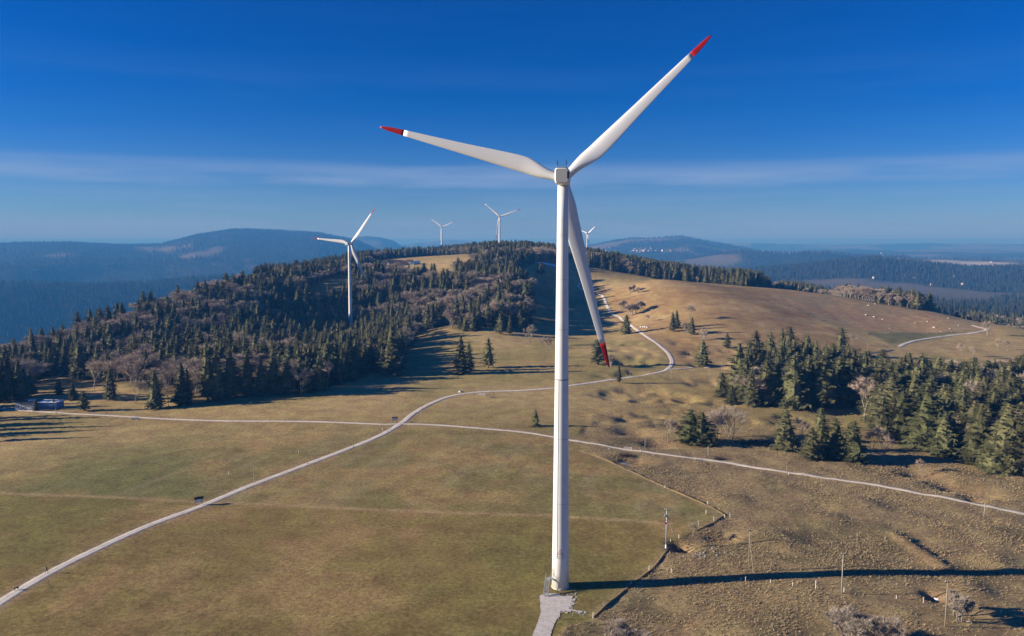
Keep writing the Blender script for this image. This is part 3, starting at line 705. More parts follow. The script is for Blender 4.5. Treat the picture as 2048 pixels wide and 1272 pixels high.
for px, py, top in [(1477,786,682),(1502,812,732),(1532,809,715),(1554,808,711),(1585,816,705),(1616,811,706),(1644,817,700),(1640,882,812),(1677,807,708),(1704,812,694),(1726,814,697),(1490,800,705),(1660,812,715)]:
    add_tree('s', px, py, top, 'spruce packed in the wood beside the asphalt road', 'spruces of the roadside wood')

def scatter(poly, s, seed, keep=.92):
    q = np.random.default_rng(seed); a, b = poly.min(0), poly.max(0)
    gx, gy = np.meshgrid(np.arange(a[0], b[0], s), np.arange(a[1], b[1], s), indexing='ij')
    gx = gx + q.uniform(-.48, .48, gx.shape)*s; gy = gy + q.uniform(-.48, .48, gy.shape)*s
    m = inside(poly, gx, gy) & (q.random(gx.shape) < keep); return gx[m], gy[m], q
CLEAR = [(hit(880,540), 42), (hit(800,533), 26), (hit(905,527), 52), (hit(960,517), 40), (hit(850,550), 38), (hit(770,550), 26), (hit(655,585), 22)]
occupied = np.array([(t[1], t[2]) for t in IND])
WOODS = []
def wood(poly, s, seed, hs, bare_share, label_s, grp_s, label_b, grp_b, keep=.92, patch=45, veto=None):
    x, y, q = scatter(poly, s, seed, keep)
    for (cx_, cy_, _), rad in CLEAR:
        m = np.hypot(x-cx_, y-cy_) > rad; x, y = x[m], y[m]
    d = np.array([np.min(np.hypot(occupied[:,0]-a, occupied[:,1]-b)) for a, b in zip(x, y)]) if len(x) else np.zeros(0)
    m = d > 3.2; x, y = x[m], y[m]; z = H(x, y)
    n = fbm(x/patch, y/patch, seed+100, 3)
    bs = bare_share(x, y) if callable(bare_share) else bare_share
    isb = n + q.normal(0, .07, n.shape) > (1-np.asarray(bs))*.62+.19
    for i in range(len(x)):
        if veto is not None and veto(x[i], y[i]): continue
        hh = q.uniform(*hs)*(.78 if isb[i] else 1)*(1.2 if -20 < x[i] < 30 and y[i] > 640 and y[i] < 1000 else 1)
        WOODS.append(('b' if isb[i] else 's', x[i], y[i], z[i], hh, q.uniform(0, 6.28), None, label_b if isb[i] else label_s, grp_b if isb[i] else grp_s, q.uniform(1.1, 1.65)))
T2X, T2Y, _ = at_y(700, 487, 770)
def lshare(x, y):
    px = 1024 + FPX*x/y; return np.clip(np.interp(px, [0, 150, 420, 600, 900, 1000], [.40, .50, .45, .30, .36, .34]), 0, 1)
wood(FOREST, 7.2, 1, (12, 25), lshare, 'tall spruce in the dense hillside forest round the second turbine', 'spruces of the hillside forest', 'grey-brown leafless tree in the dense hillside forest', 'bare trees of the hillside forest', .9, 26, lambda a, b: math.hypot(a-T2X, b-T2Y) < 9 or (abs(a-T2X*b/T2Y) < 8 and T2Y-60 < b < T2Y))
CREST = poly_w([(550,563),(600,578),(650,566),(702,550),(708,524),(640,534),(600,545)])
wood(CREST, 6.6, 8, (12, 20), .45, 'tree on the far crest of the hillside forest', 'crest spruces of the hillside forest', 'bare tree on the far crest of the hillside forest', 'crest bare trees of the hillside forest')
wood(RIDGEWOOD, 7.0, 2, (15, 22), .30, 'spruce on the wooded ridge below the distant turbines', 'spruces of the ridge wood', 'bare tree on the wooded ridge below the distant turbines', 'bare trees of the ridge wood')
wood(ridge_back, 9, 3, (15, 22), .25, 'spruce on the wooded ridge below the distant turbines', 'spruces of the ridge wood', 'bare tree on the wooded ridge below the distant turbines', 'bare trees of the ridge wood')
wood(RIGHTWOOD, 5.6, 4, (16, 24), .32, 'spruce in the wood above the sink hollow', 'spruces of the hollow wood', 'bare tree among spruces in the wood above the sink hollow', 'bare trees of the hollow wood', .85, 25)
wood(CLUMP, 6.2, 5, (15, 21), .25, 'spruce packed in the wood beside the asphalt road', 'spruces of the roadside wood', 'bare tree packed in the wood beside the asphalt road', 'bare trees of the roadside wood', .8, 25)
wood(BELT, 7.0, 6, (10, 24), .22, 'spruce in the belt along the crest of the brown field', 'spruces of the crest belt', 'bare tree in the belt along the crest of the brown field', 'bare trees of the crest belt', .9, 40)
wood(EASTWOOD, 7.0, 7, (11, 22), lambda x, y: np.interp(1024+FPX*x/y, [1600, 1650, 1760, 1850, 2050], [.45, .85, .75, .45, .5]), 'spruce in the wood below the stony field', 'spruces of the stony field wood', 'russet leafless tree in the wood below the stony field', 'bare trees of the stony field wood', .9, 40)

inst_s, inst_b = [], []
BARE[6][-1].materials[0] = M['palewig']
def px_height(t): return t[4]/max(1, depth(t[1], t[2], t[3]))*FPX
def in_view(t):
    a, b, d = proj(t[1], t[2], t[3]+t[4]*.7); return d > 0 and -40 < a < 2088
cand = {'s': [t for t in WOODS if t[0] == 's'], 'b': [t for t in WOODS if t[0] == 'b']}
nfix = {'s': sum(t[0] in 'sf' for t in IND), 'b': sum(t[0] == 'b' for t in IND)}
# a wood tree shows by what of it is not hidden behind nearer crowns
sky_ = np.full(1100, 1e9); vis = {}
for t in sorted([t for t in WOODS+IND if in_view(t)], key=lambda t: depth(t[1], t[2], t[3])):
    pxa, pyb, d = proj(t[1], t[2], t[3]); hp = px_height(t); wpx = max(2, hp*.14); top_ = pyb-hp
    i0, i1 = int(max(0, (pxa-wpx+40)/2)), int(min(1099, (pxa+wpx+40)/2))+1
    seg = sky_[i0:i1]; vis[id(t)] = float(np.clip(np.minimum(pyb, seg)-top_, 0, None).sum()) if i1 > i0 else 0
    sky_[i0:i1] = np.minimum(seg, top_+hp*.12)
for k_, lim in (('s', 298), ('b', 200)):
    lst = sorted([t for t in cand[k_] if vis.get(id(t), 0) > 25], key=lambda t: -vis[id(t)])
    take = lst[:lim-nfix[k_]]; ids = set(id(t) for t in take)
    IND += take
    (inst_s if k_ == 's' else inst_b).extend(t for t in cand[k_] if id(t) not in ids)
NAMES = {'s': ('spruce_tree', SPR, 20.0, 'spruce tree'), 'f': ('fir_tree', FIR, 20.0, 'fir tree'), 'b': ('bare_tree', BARE, 15.0, 'bare tree')}
for i, (k_, x, y, z, hh, rz, var, label, grp, wid) in enumerate(IND):
    nm, lib, unit, cat = NAMES[k_]
    v = (var if var is not None else rnd.randrange(len(lib) - (2 if k_ == 'b' else 0))) % len(lib)
    e = empty(nm, (x, y, z-.15), rz); wk = wid*(1 if k_ == 'b' or grp and 'hillside' in grp else 1.4 if x > 70 and y < 620 else 1.2); e.scale = (hh/unit*wk, hh/unit*wk, hh/unit)
    for tr in lib[v][:-1]: obj('trunk', tr, e)
    obj('crown', lib[v][-1], e)
    tag(e, label, cat, grp)

# the rest of the woods as instanced masses
def src_collection(name, lib):
    c = bpy.data.collections.new(name)
    for i, meshes in enumerate(lib):
        bm = bmesh.new(); mats = []
        for me in meshes:
            o = len(bm.faces); bm.from_mesh(me); bm.faces.ensure_lookup_table()
            for f in bm.faces[o:]: f.material_index = len(mats)
            mats.append(me.materials[0])
        me = bpy.data.meshes.new('%s_%02d' % (name, i)); bm.to_mesh(me); bm.free()
        for m_ in mats: me.materials.append(m_)
        c.objects.link(bpy.data.objects.new('%s_%02d' % (name, i), me))
    return c
def instancer(name, pts, scl, rot, idx_, coll):
    me = bpy.data.meshes.new(name); me.vertices.add(len(pts)); me.vertices.foreach_set('co', np.asarray(pts, np.float32).ravel())
    for nm, ty, arr in (('scl', 'FLOAT_VECTOR', scl), ('rot', 'FLOAT_VECTOR', rot)):
        a = me.attributes.new(nm, ty, 'POINT'); a.data.foreach_set('vector', np.asarray(arr, np.float32).ravel())
    a = me.attributes.new('pick', 'INT', 'POINT'); a.data.foreach_set('value', np.asarray(idx_, np.int32))
    me.update(); o = obj(name, me)
    ng = bpy.data.node_groups.new(name, 'GeometryNodeTree')
    ng.interface.new_socket('Geometry', in_out='INPUT', socket_type='NodeSocketGeometry'); ng.interface.new_socket('Geometry', in_out='OUTPUT', socket_type='NodeSocketGeometry')
    gi, go = ng.nodes.new('NodeGroupInput'), ng.nodes.new('NodeGroupOutput')
    ci = ng.nodes.new('GeometryNodeCollectionInfo'); ci.inputs['Collection'].default_value = coll; ci.inputs['Separate Children'].default_value = True; ci.inputs['Reset Children'].default_value = True
    ip = ng.nodes.new('GeometryNodeInstanceOnPoints'); ip.inputs['Pick Instance'].default_value = True
    def na(n, ty):
        q = ng.nodes.new('GeometryNodeInputNamedAttribute'); q.data_type = ty; q.inputs['Name'].default_value = n; return q.outputs['Attribute']
    ng.links.new(gi.outputs[0], ip.inputs['Points']); ng.links.new(ci.outputs[0], ip.inputs['Instance'])
    ng.links.new(na('pick', 'INT'), ip.inputs['Instance Index']); ng.links.new(na('rot', 'FLOAT_VECTOR'), ip.inputs['Rotation']); ng.links.new(na('scl', 'FLOAT_VECTOR'), ip.inputs['Scale'])
    ng.links.new(ip.outputs[0], go.inputs[0])
    md = o.modifiers.new('scatter', 'NODES'); md.node_group = ng
    return o
for nm, lst, lib, unit, lab in (('spruce_forest', inst_s, SPR, 20., 'mass of dark spruces filling the wooded hillside'), ('bare_forest', inst_b, BARE[:5], 15., 'mass of grey-brown leafless trees among the spruces')):
    q = np.random.default_rng(5); n = len(lst)
    P = np.array([(t[1], t[2], t[3]-.15) for t in lst]); sc = np.array([(t[4]/unit*t[9], t[4]/unit*t[9], t[4]/unit) for t in lst])
    rt = np.zeros((n, 3)); rt[:,2] = [t[5] for t in lst]
    o = instancer(nm, P, sc, rt, q.integers(0, len(lib), n), src_collection(nm+'_source', lib)); kind(o, 'stuff'); tag(o, lab, 'forest')

# distant woods
def cone_tree(seed, sides=6):
    q = random.Random(seed); mb = MB()
    for lv in range(4):
        z0 = 1.5+lv*4.2; r0 = 3.4*(1-lv*.22); ring = [(r0*q.uniform(.7,1.15)*math.cos(k*6.283/sides), r0*q.uniform(.7,1.15)*math.sin(k*6.283/sides), z0+q.uniform(-.6,.6)) for k in range(sides)]
        mb.add(ring+[(q.uniform(-.2,.2), q.uniform(-.2,.2), z0+7-lv*.4)], [(k, (k+1) % sides, sides) for k in range(sides)])
    mb.add([(.3,0,-1),(-.15,.26,-1),(-.15,-.26,-1),(0,0,5)], [(0,1,3),(1,2,3),(2,0,3)])
    return mb.mesh('far_tree', M['farwood'])
q = np.random.default_rng(12); pts = []
for r0, r1, n in ((1500, 2500, 9000), (2500, 4800, 34000), (4800, 10200, 42000)):
    a = q.uniform(-36, 36, n)*math.pi/180; r = np.sqrt(q.uniform(r0*r0, r1*r1, n)); x, y = r*np.sin(a), r*np.cos(a)
    w = wooded_far(x, y); m = w > q.uniform(.3, .7, n); x, y = x[m], y[m]
    pts.append(np.stack([x, y, H(x, y)], 1))
P = np.concatenate(pts); n = len(P)
fr = np.hypot(P[:,0], P[:,1]); s = q.uniform(.7, 1.15, n)*(1+.35*sst(4800, 6500, fr))
o = instancer('distant_woodland', P, np.stack([s*1.25, s*1.25, s], 1), np.stack([0*s, 0*s, q.uniform(0, 6.28, n)], 1), q.integers(0, 4, n), src_collection('far_source', [(cone_tree(i),) for i in range(4)]))
kind(o, 'stuff'); tag(o, 'hazy blue woods covering the distant hills', 'woodland')

# tussocks on the rough pasture, sparse tufts on the meadow
def tuft_mesh(seed, w=.42, h_=.36):
    q = random.Random(seed); mb = MB()
    for k in range(15):
        a = q.random()*6.28; r0 = w*.5*q.random(); l_ = h_*q.uniform(.6, 1.3); b = a+q.uniform(-.6,.6); lean = w*q.uniform(.3, 1.1)
        p = Vector((math.cos(a)*r0, math.sin(a)*r0, -.05)); s = Vector((-math.sin(b), math.cos(b), 0))*w*.13
        mb.add([p-s, p+s, p+Vector((math.cos(b)*lean, math.sin(b)*lean, l_))], [(0,1,2)])
    return mb.mesh('tuft', M['tuft'])
q = np.random.default_rng(21); n = 620000
a = q.uniform(-37, 37, n)*math.pi/180; r = np.sqrt(q.uniform(120**2, 420**2, n)); x, y = r*np.sin(a), r*np.cos(a)
dens = np.clip(rough(x, y), 0, 1)*(.12+.88*sst(.38, .64, .6*fbm(x/7, y/7, 55, 3)+.4*fbm(x/28, y/28, 56, 3)))*.8*(1-.75*sst(240, 400, r))
m = q.random(n) < dens
for pl, wd in ((road_w['main'], 3.2), (road_w['cross'], 2.6)): m &= dist_line(pl[::2], x, y) > wd
m &= ~(inside(PADP, x, y)); x, y = x[m], y[m]; n = len(x)
s = q.uniform(.28, .75, n)*(1+.4*(q.random(n) < .08)); P = np.stack([x, y, H(x, y)], 1)
o = instancer('tussock_grass', P, np.stack([s, s, s*1.25], 1), np.stack([q.uniform(-.15,.15,n), q.uniform(-.15,.15,n), q.uniform(0, 6.28, n)], 1), q.integers(0, 4, n), src_collection('tuft_source', [(tuft_mesh(i),) for i in range(4)]))
kind(o, 'stuff'); tag(o, 'dry tan tussock grass over the rough pasture', 'grass')
# short grass of the meadow
M['blade_grass'] = mat('meadow_grass', (.29,.235,.095), .95, rand=.25)
def sward_mesh(seed):
    me = tuft_mesh(seed, .5, .055); me.materials[0] = M['blade_grass']; return me
q = np.random.default_rng(31); n = 260000
a = q.uniform(-37, 37, n)*math.pi/180; r = np.sqrt(q.uniform(120**2, 360**2, n)); x, y = r*np.sin(a), r*np.cos(a)
m = (q.random(n) < (1-np.clip(rough(x, y)*2, 0, 1))*(.3+.5*sst(.40, .62, fbm(x/5, y/3.5, 57, 3)))*(1-.8*sst(200, 340, r))) & ~inside(PADP, x, y) & (dist_line(STRIP, x, y) > 1.0)
for pl, wd in ((road_w['main'], 2.6), (road_w['cross'], 2.2)): m &= dist_line(pl[::2], x, y) > wd
x, y = x[m], y[m]; n = len(x); s = q.uniform(.4, 1.25, n)
o = instancer('meadow_grass', np.stack([x, y, H(x, y)], 1), np.stack([s*1.3, s*1.3, s], 1), np.stack([0*s, 0*s, q.uniform(0, 6.28, n)], 1), q.integers(0, 4, n), src_collection('sward_source', [(sward_mesh(40+i),) for i in range(4)]))
kind(o, 'stuff'); tag(o, 'short olive grass covering the smooth meadow', 'grass')
# ------------------------------------------------------------------ wind turbines
def blade_rings(Rb, r_lo, r_hi, n, k=20):
    rings = []
    for i in range(n):
        r = r_lo + (r_hi-r_lo)*i/(n-1); t = r/Rb
        ch = np.interp(t, [0,.03,.06,.10,.15,.20,.26,.35,.5,.65,.8,.9,.95,.985,1.0], [2.0,2.0,2.05,2.6,3.4,3.8,3.75,3.35,2.65,2.1,1.6,1.22,.98,.55,.1])*Rb/45
        th_ = np.interp(t, [0,.05,.1,.16,.22,.35,.6,1.0], [1.0,.97,.72,.42,.30,.23,.18,.14])      # thickness / chord
        tw = R(np.interp(t, [0,.1,.2,.4,.7,1], [16,15,12,8,5,4])) + R(6); tw = -tw
        off = np.interp(t, [0,.05,.1,.2,.4,1.0], [0,0,.02,.17,.17,.13])*ch                            # bulge lies to the trailing side
        ring = []
        for j in range(k):
            a = 2*math.pi*j/k; c = math.cos(a); s = math.sin(a)
            blunt = np.interp(t, [0,.06,.2], [1,1,0])
            x = c*ch/2; y = s*ch*th_/2*(blunt + (1-blunt)*(1 - .55*max(-1, c)*.9 if True else 1))
            x, y = x*math.cos(tw) - y*math.sin(tw), x*math.sin(tw) + y*math.cos(tw)
            ring.append((x + off, y + .9*t*t, r))           # pre-bend away from the tower
        rings.append(ring)
    return rings
def turbine(px, hub_py, y0, hub_h, Rb, phis, yaw, label, detail=False, base=None, r_top=1.15, r_bot=2.05):
    bx, by, hz = at_y(px, hub_py, y0)
    bz = h1(bx, by) if base is None else base
    if hub_h is None: hub_h = hz-bz
    t = empty('wind_turbine', (bx, by, bz)); tag(t, label, 'wind turbine', 'wind turbines on the ridge')
    mb = MB(); n = 40 if detail else 16; hh = hub_h-1.65; rings = []
    for i in range(13):
        f = i/12; rad = r_bot+(r_top-r_bot)*f**.9; rings.append([(rad*math.cos(2*math.pi*k/n), rad*math.sin(2*math.pi*k/n), -1.0*(i == 0)+hh*f) for k in range(n)])
    mb.loft(rings); tower = obj('tower', mb.mesh('tower', M['steel'], True), t)
    tower.data.polygons.foreach_set('use_smooth', [len(p.vertices) == 4 for p in tower.data.polygons])
    # nacelle: rounded box, long axis along the yaw direction (local +y points from the tail to the rotor)
    ny = empty; Ry = Matrix.Rotation(-yaw, 4, 'Z')
    def sect(w, hgt, y, zc, rd):
        o = []
        for cx_, cz_, a0 in ((1,1,0),(-1,1,90),(-1,-1,180),(1,-1,270)):
            for q_ in range(5):
                a = R(a0+q_*22.5); o.append(Ry @ Vector((cx_*(w/2-rd)+rd*math.cos(a), y, zc+cz_*(hgt/2-rd)+rd*math.sin(a))))
        return o
    zc = hub_h; nm = MB()
    nm.loft([sect(2.5,2.8,-5.55,zc,.5), sect(2.9,3.2,-5.45,zc,.6), sect(3.1,3.42,-5.1,zc,.6), sect(3.15,3.48,-1.5,zc,.6), sect(3.1,3.42,1.4,zc,.6), sect(2.8,3.1,2.2,zc,.7), sect(2.3,2.6,2.6,zc,.8)])
    nac = obj('nacelle', nm.mesh('nacelle', M['steel'], True), t)
    nac.data.polygons.foreach_set('use_smooth', [len(p.vertices) == 4 for p in nac.data.polygons])
    if detail:
        pm = MB(); pm.loft([sect(2.6,2.9,-5.62,zc,.42), sect(2.6,2.9,-5.5,zc,.42)]); obj('rear_panel', pm.mesh('rear_panel', M['galvpanel']), nac)
        vb = MB(); c_ = Ry @ Vector((1.46,-4.9,zc+.1)); vb.box(c_, (.28,1.5,1.45), -yaw); obj('cooling_vent', vb.mesh('cooling_vent', M['dark']), nac)
        c2 = Ry @ Vector((1.32,-5.58,zc+.1)); vb2 = MB(); vb2.box(c2, (.36,.22,1.45), -yaw); obj('cooling_vent', vb2.mesh('cooling_vent', M['dark']), nac)
        for sx in (-.95, .95):
            mm = MB(); b0 = Ry @ Vector((sx,-4.9,zc+1.7)); mm.tube([b0, b0+Vector((0,0,1.55))], .05, 6); mm.box(b0+Vector((0,0,1.0)), (.42,.12,.12), -yaw); mm.box(b0+Vector((0,0,1.5)), (.12,.12,.3), -yaw)
            obj('anemometer_mast', mm.mesh('anemometer_mast', M['dark']), nac)
        rm = MB(); a_, b_ = Ry @ Vector((-.95,-4.9,zc+2.4)), Ry @ Vector((.95,-4.9,zc+2.4)); md_ = (a_+b_)/2-Vector((0,0,.16))
        rm.tube([a_, md_, b_], .035, 5); obj('handrail', rm.mesh('handrail', M['dark']), nac)
        r2 = MB(); r2.box(Ry @ Vector((0,-4.6,zc+1.78)), (2.1,1.2,.12), -yaw); obj('roof_hatch', r2.mesh('roof_hatch', M['dark']), nac)
    elif True:
        vb = MB(); vb.box(Ry @ Vector((-.2,-4.4,zc+1.85)), (2.0,1.6,.5), -yaw); obj('cooling_box', vb.mesh('cooling_box', M['dark']), nac)
    hm = MB(); ax = Ry @ Vector((0,1,0)); hc = Ry @ Vector((0,4.0,zc))
    rings = []
    for yy, rad in ((2.3,1.25),(2.7,1.5),(3.6,1.62),(4.6,1.55),(5.4,1.15),(5.9,.6),(6.05,.12)):
        rings.append([Ry @ Vector((rad*math.cos(a*math.pi/10), yy, zc+rad*math.sin(a*math.pi/10))) for a in range(20)])
    hm.loft(rings); obj('hub', hm.mesh('hub', M['steel'], True), t)
    split_r = Rb*.867
    bm_ = MB().loft(blade_rings(Rb, .6, split_r, 34 if detail else 16, 24 if detail else 12)).mesh('blade', M['blade'], True)
    tm_ = MB().loft(blade_rings(Rb, split_r, Rb, 10, 24 if detail else 12)).mesh('blade_tip', M['red'], True)
    for ph in phis:
        a = R(ph)
        # local z of the blade -> direction in rotor plane, local x -> clockwise side as seen from behind, local y -> rotor axis
        er = Vector((math.cos(a), 0, math.sin(a))); ec = Vector((math.sin(a), 0, -math.cos(a))); ey = Vector((0,1,0))
        m4 = Matrix(((ec.x,ey.x,er.x,0),(ec.y,ey.y,er.y,0),(ec.z,ey.z,er.z,0),(0,0,0,1)))
        b = obj('blade', bm_, t); b.matrix_local = Matrix.Translation(hc) @ Ry @ m4
        obj('red_tip', tm_, b)
    return t, tower, (bx, by, bz)
M['seam'] = mat('seam_grey', (.22,.23,.24), .7)
M['galvpanel'] = mat('grey_panel', (.40,.395,.385), .6, .04, 1)
MT, tower, (TX, TY, TZ) = turbine(1126, 356, 176, 95.0, 44.8, (44,164,284), R(6.5), 'large white wind turbine with red blade tips and entry stairs standing on the meadow', True, base=h1(11.7,176), r_top=1.2, r_bot=2.02)
turbine(698, 487, 770, None, 43.5, (53,173,293), R(16), 'white wind turbine rising from the hillside forest', base=None)
turbine(883, 454, 2000, None, 38, (24,144,264), R(8), 'small distant turbine behind the clearing on the ridge')
turbine(999, 433, 1500, None, 43, (20,140,260), R(5), 'distant turbine on top of the wooded ridge')
turbine(1174, 467, 2500, None, 39, (40,160,280), R(38), 'most distant turbine, seen beside the main turbine blade')
# details of the main tower
def tow_r(z): return 2.02 + (1.2-2.02)*(max(z, 0)/93.3)**.9
def on_tower(ang, z, out=.02):            # ang: degrees, 0 = towards the camera, positive = clockwise side (+x)
    a = R(ang); r = tow_r(z)+out; return Vector((r*math.sin(a), -r*math.cos(a), z))
def band_ring(z, hgt, out, m, nm):
    mb = MB(); rg = []
    for zz, o_ in ((z-hgt/2,0),(z-hgt/2,out),(z+hgt/2,out),(z+hgt/2,0)): rg.append([((tow_r(zz)+o_-.03*(o_ == 0))*math.cos(k*math.pi/20), (tow_r(zz)+o_-.03*(o_ == 0))*math.sin(k*math.pi/20), zz) for k in range(40)])
    mb.loft(rg, 0, False); obj(nm, mb.mesh(nm, m), tower)
zp = lambda py: zpix(174, py)-TZ
band_ring(zp(761), .22, .05, M['seam'], 'flange_ring'); band_ring(.12, .5, .08, M['concrete'], 'base_ring'); [band_ring(zp(q_), .07, .015, M['galvpanel'], 'weld_seam') for q_ in (470, 560, 660, 880, 1010)]
mb = MB(); z0, z1 = zp(1118), zp(763)
for i in range(12):
    za, zb = z0+(z1-z0)*i/12, z0+(z1-z0)*(i+1)/12; mb.tube([on_tower(-28, za, .03), on_tower(-28, zb, .03)], .035, 5)
obj('cable_duct', mb.mesh('cable_duct', M['seam']), tower)
# warning sign on the curved wall
sg = obj('warning_sign', None, tower); sg.empty_display_size = .2
ztop, zbot, am = zp(1099), zp(1110.5), -5
def sgn(u, v, out): return on_tower(am + math.degrees(u/tow_r(zbot)), v, out)
def tri(outer, m, out, nm, par):
    mb = MB(); hgt = ztop-zbot; cz = zbot+hgt/3
    ps = [(0, ztop), (.78, zbot), (-.78, zbot)]; ps = [(u*outer, cz+(v-cz)*outer) for u, v in ps]; n = 8; vs = []; fs = []
    for i in range(n+1):
        f = i/n; w = ps[1][0]*f; v = ps[0][1]+(ps[1][1]-ps[0][1])*f
        for j in range(n+1): vs.append(sgn(-w+2*w*j/n, v, out))
    for i in range(n):
        for j in range(n): fs.append((i*(n+1)+j, (i+1)*(n+1)+j, (i+1)*(n+1)+j+1, i*(n+1)+j+1))
    mb.add(vs, fs); obj(nm, mb.mesh(nm, m), par)
M['signwhite'] = mat('sign_white', (.66,.66,.64), .6)
tri(1.0, M['red'], .02, 'sign_border', sg); tri(.80, M['signwhite'], .03, 'sign_face', sg)
mb = MB(); zc_ = zbot+.38
for u, v, w, hh in ((0,zc_+.20,.16,.2),(0,zc_,.30,.22),(-.14,zc_-.2,.16,.2),(.16,zc_-.2,.16,.2)): mb.add([sgn(u-w/2,v-hh/2,.04), sgn(u+w/2,v-hh/2,.04), sgn(u+w/2,v+hh/2,.04), sgn(u-w/2,v+hh/2,.04)], [(0,1,2,3)])
obj('sign_pictogram', mb.mesh('sign_pictogram', M['galvpanel']), sg)
mb = MB(); rr_ = random.Random(3)
for row, (v, w) in enumerate(((zbot-.45, .95), (zbot-.85, .6))):
    u = -w
    while u < w:
        l_ = rr_.uniform(.10, .17); mb.add([sgn(u,v-.09,.02), sgn(u+l_,v-.09,.02), sgn(u+l_,v+.09,.02), sgn(u,v+.09,.02)], [(0,1,2,3)]); u += l_+.06
obj('sign_lettering', mb.mesh('sign_lettering', M['galvpanel']), sg)
# door, platform and stairs on the lit side
da = -62
mb = MB(); w_ = 26
for a_ in range(4):
    p = [on_tower(da-w_/2+w_*a_/4, 2.7, .03), on_tower(da-w_/2+w_*(a_+1)/4, 2.7, .03)]; mb.add([p[0], p[1], p[1]+Vector((0,0,2.1)), p[0]+Vector((0,0,2.1))], [(0,1,2,3)])
door = obj('door', mb.mesh('door', M['galvpanel']), tower)
mb = MB(); mb.box(on_tower(da+9, 3.7, .06), (.08,.08,.2)); obj('handle', mb.mesh('handle', M['dark']), door)
st_ = obj('entry_stairs', None, tower); st_.empty_display_size = .3
ra = R(da+90); dirv = Vector((math.sin(R(da)), -math.cos(R(da)), 0)); sidev = Vector((-dirv.y, dirv.x, 0))
top = dirv*3.3 + Vector((0,0,2.6)); run = Vector((-.20,-1.0,0)).normalized(); side = Vector((-run.y, run.x, 0))
mb = MB(); mb.box(dirv*2.75+Vector((0,0,2.56)), (1.5,1.5,.08), R(da)); obj('platform', mb.mesh('platform', M['galv']), st_)
for i in range(11):
    mb = MB(); f = (i+.5)/11; c = top + run*(.6+2.9*f) + Vector((0,0,-2.5*f)); mb.box(c, (1.05,.30,.06), math.atan2(run.y, run.x)+math.pi/2); obj('step', mb.mesh('step', M['galv']), st_)
for sgn_ in (-1, 1):
    mb = MB(); a_ = top+run*.5+side*.55*sgn_; b_ = top+run*3.6+side*.55*sgn_+Vector((0,0,-2.6)); mb.tube([a_, b_], .07, 5); obj('stringer', mb.mesh('stringer', M['galv']), st_)
    mb = MB(); u = Vector((0,0,1.05)); mb.tube([a_+u-run*1.1, a_+u, b_+u], .045, 6); mb.tube([a_+u*.5, b_+u*.5], .035, 5)
    for f in (0,.25,.5,.75,1): p = a_+(b_-a_)*f; mb.tube([p, p+u], .04, 5)
    obj('handrail', mb.mesh('handrail', M['galv']), st_)
for sx in (-.6, .6):
    mb = MB(); p = dirv*3.3+sidev*sx; mb.tube([p+Vector((0,0,-.4)), p+Vector((0,0,2.6))], .05, 5); obj('platform_leg', mb.mesh('platform_leg', M['galv']), st_)

# ------------------------------------------------------------------ poles, posts and small things
def pole(px, py, top, label, m='greypole', r=.13, arm=False, group=None, stays=()):
    x, y, z = hit(px, py); hh = (py-top)/FPX*depth(x, y, z)*1.03
    e = empty('utility_pole', (x, y, z)); mb = MB(); mb.tube([(0,0,-.6),(0,0,hh*.5),(0,0,hh)], [r,r*.9,r*.72], 8); obj('shaft', mb.mesh('shaft', M[m], True), e)
    if arm:
        mb = MB(); mb.box((0,0,hh*.965), (1.1,.12,.12)); obj('crossarm', mb.mesh('crossarm', M['dark']), e)
        for sx in (-.45, .45): mb = MB(); mb.tube([(sx,0,hh*.97),(sx,0,hh*.97+.28)], [.06,.09], 6); obj('insulator', mb.mesh('insulator', M['post']), e)
    for i, (dx, dy, hf) in enumerate(stays):
        gz = h1(x+dx, y+dy)-z; mb = MB(); mb.tube([(dx,dy,gz-.3),(0,0,hh*hf)], [.11,.08], 6); obj('stay', mb.mesh('stay', M['wood']), e)
    tag(e, label, 'pole', group); return e, hh
pp, ph_ = pole(1332,1097,1018,'grey steel pole with switch boxes and a wooden stay beside the dark hollow','galv',.17,True,None)
x_, y_, z_ = hit(1362,1107); mb = MB(); mb.tube([Vector((x_, y_, z_-.3))-pp.location, Vector((0,0,ph_*.86))], [.12,.09], 8); obj('stay', mb.mesh('stay', M['wood'], True), pp)
mb = MB(); mb.box((-.35,-.1,ph_*.83), (.5,.4,.6)); obj('switch_box', mb.mesh('switch_box', M['galv']), pp)
mb = MB(); mb.box((-.35,-.1,ph_*.64), (.4,.3,.35)); mb.box((-.35,-.26,ph_*.72), (.4,.05,.22), 0); obj('switch_lever', mb.mesh('switch_lever', M['red']), pp)
mb = MB(); mb.tube([(0,0,-.3),(0,0,.0),(0,0,ph_*.09)], .26, 8); obj('footing', mb.mesh('footing', M['white']), pp)
P1, a1 = pole(1497,1142,1058,'wooden pole with a slanting guy on the rough pasture','wood',.12,True,None,((1.0,-.6,.85),))
P2, a2 = pole(1683,1187,1105,'grey wooden pole where the turbine shadow crosses','greypole',.13,True)
P3, a3 = pole(1890,1254,1160,'tall yellowish wooden pole beside the bare shrub','wood',.13,True)
P0 = (pp, ph_)
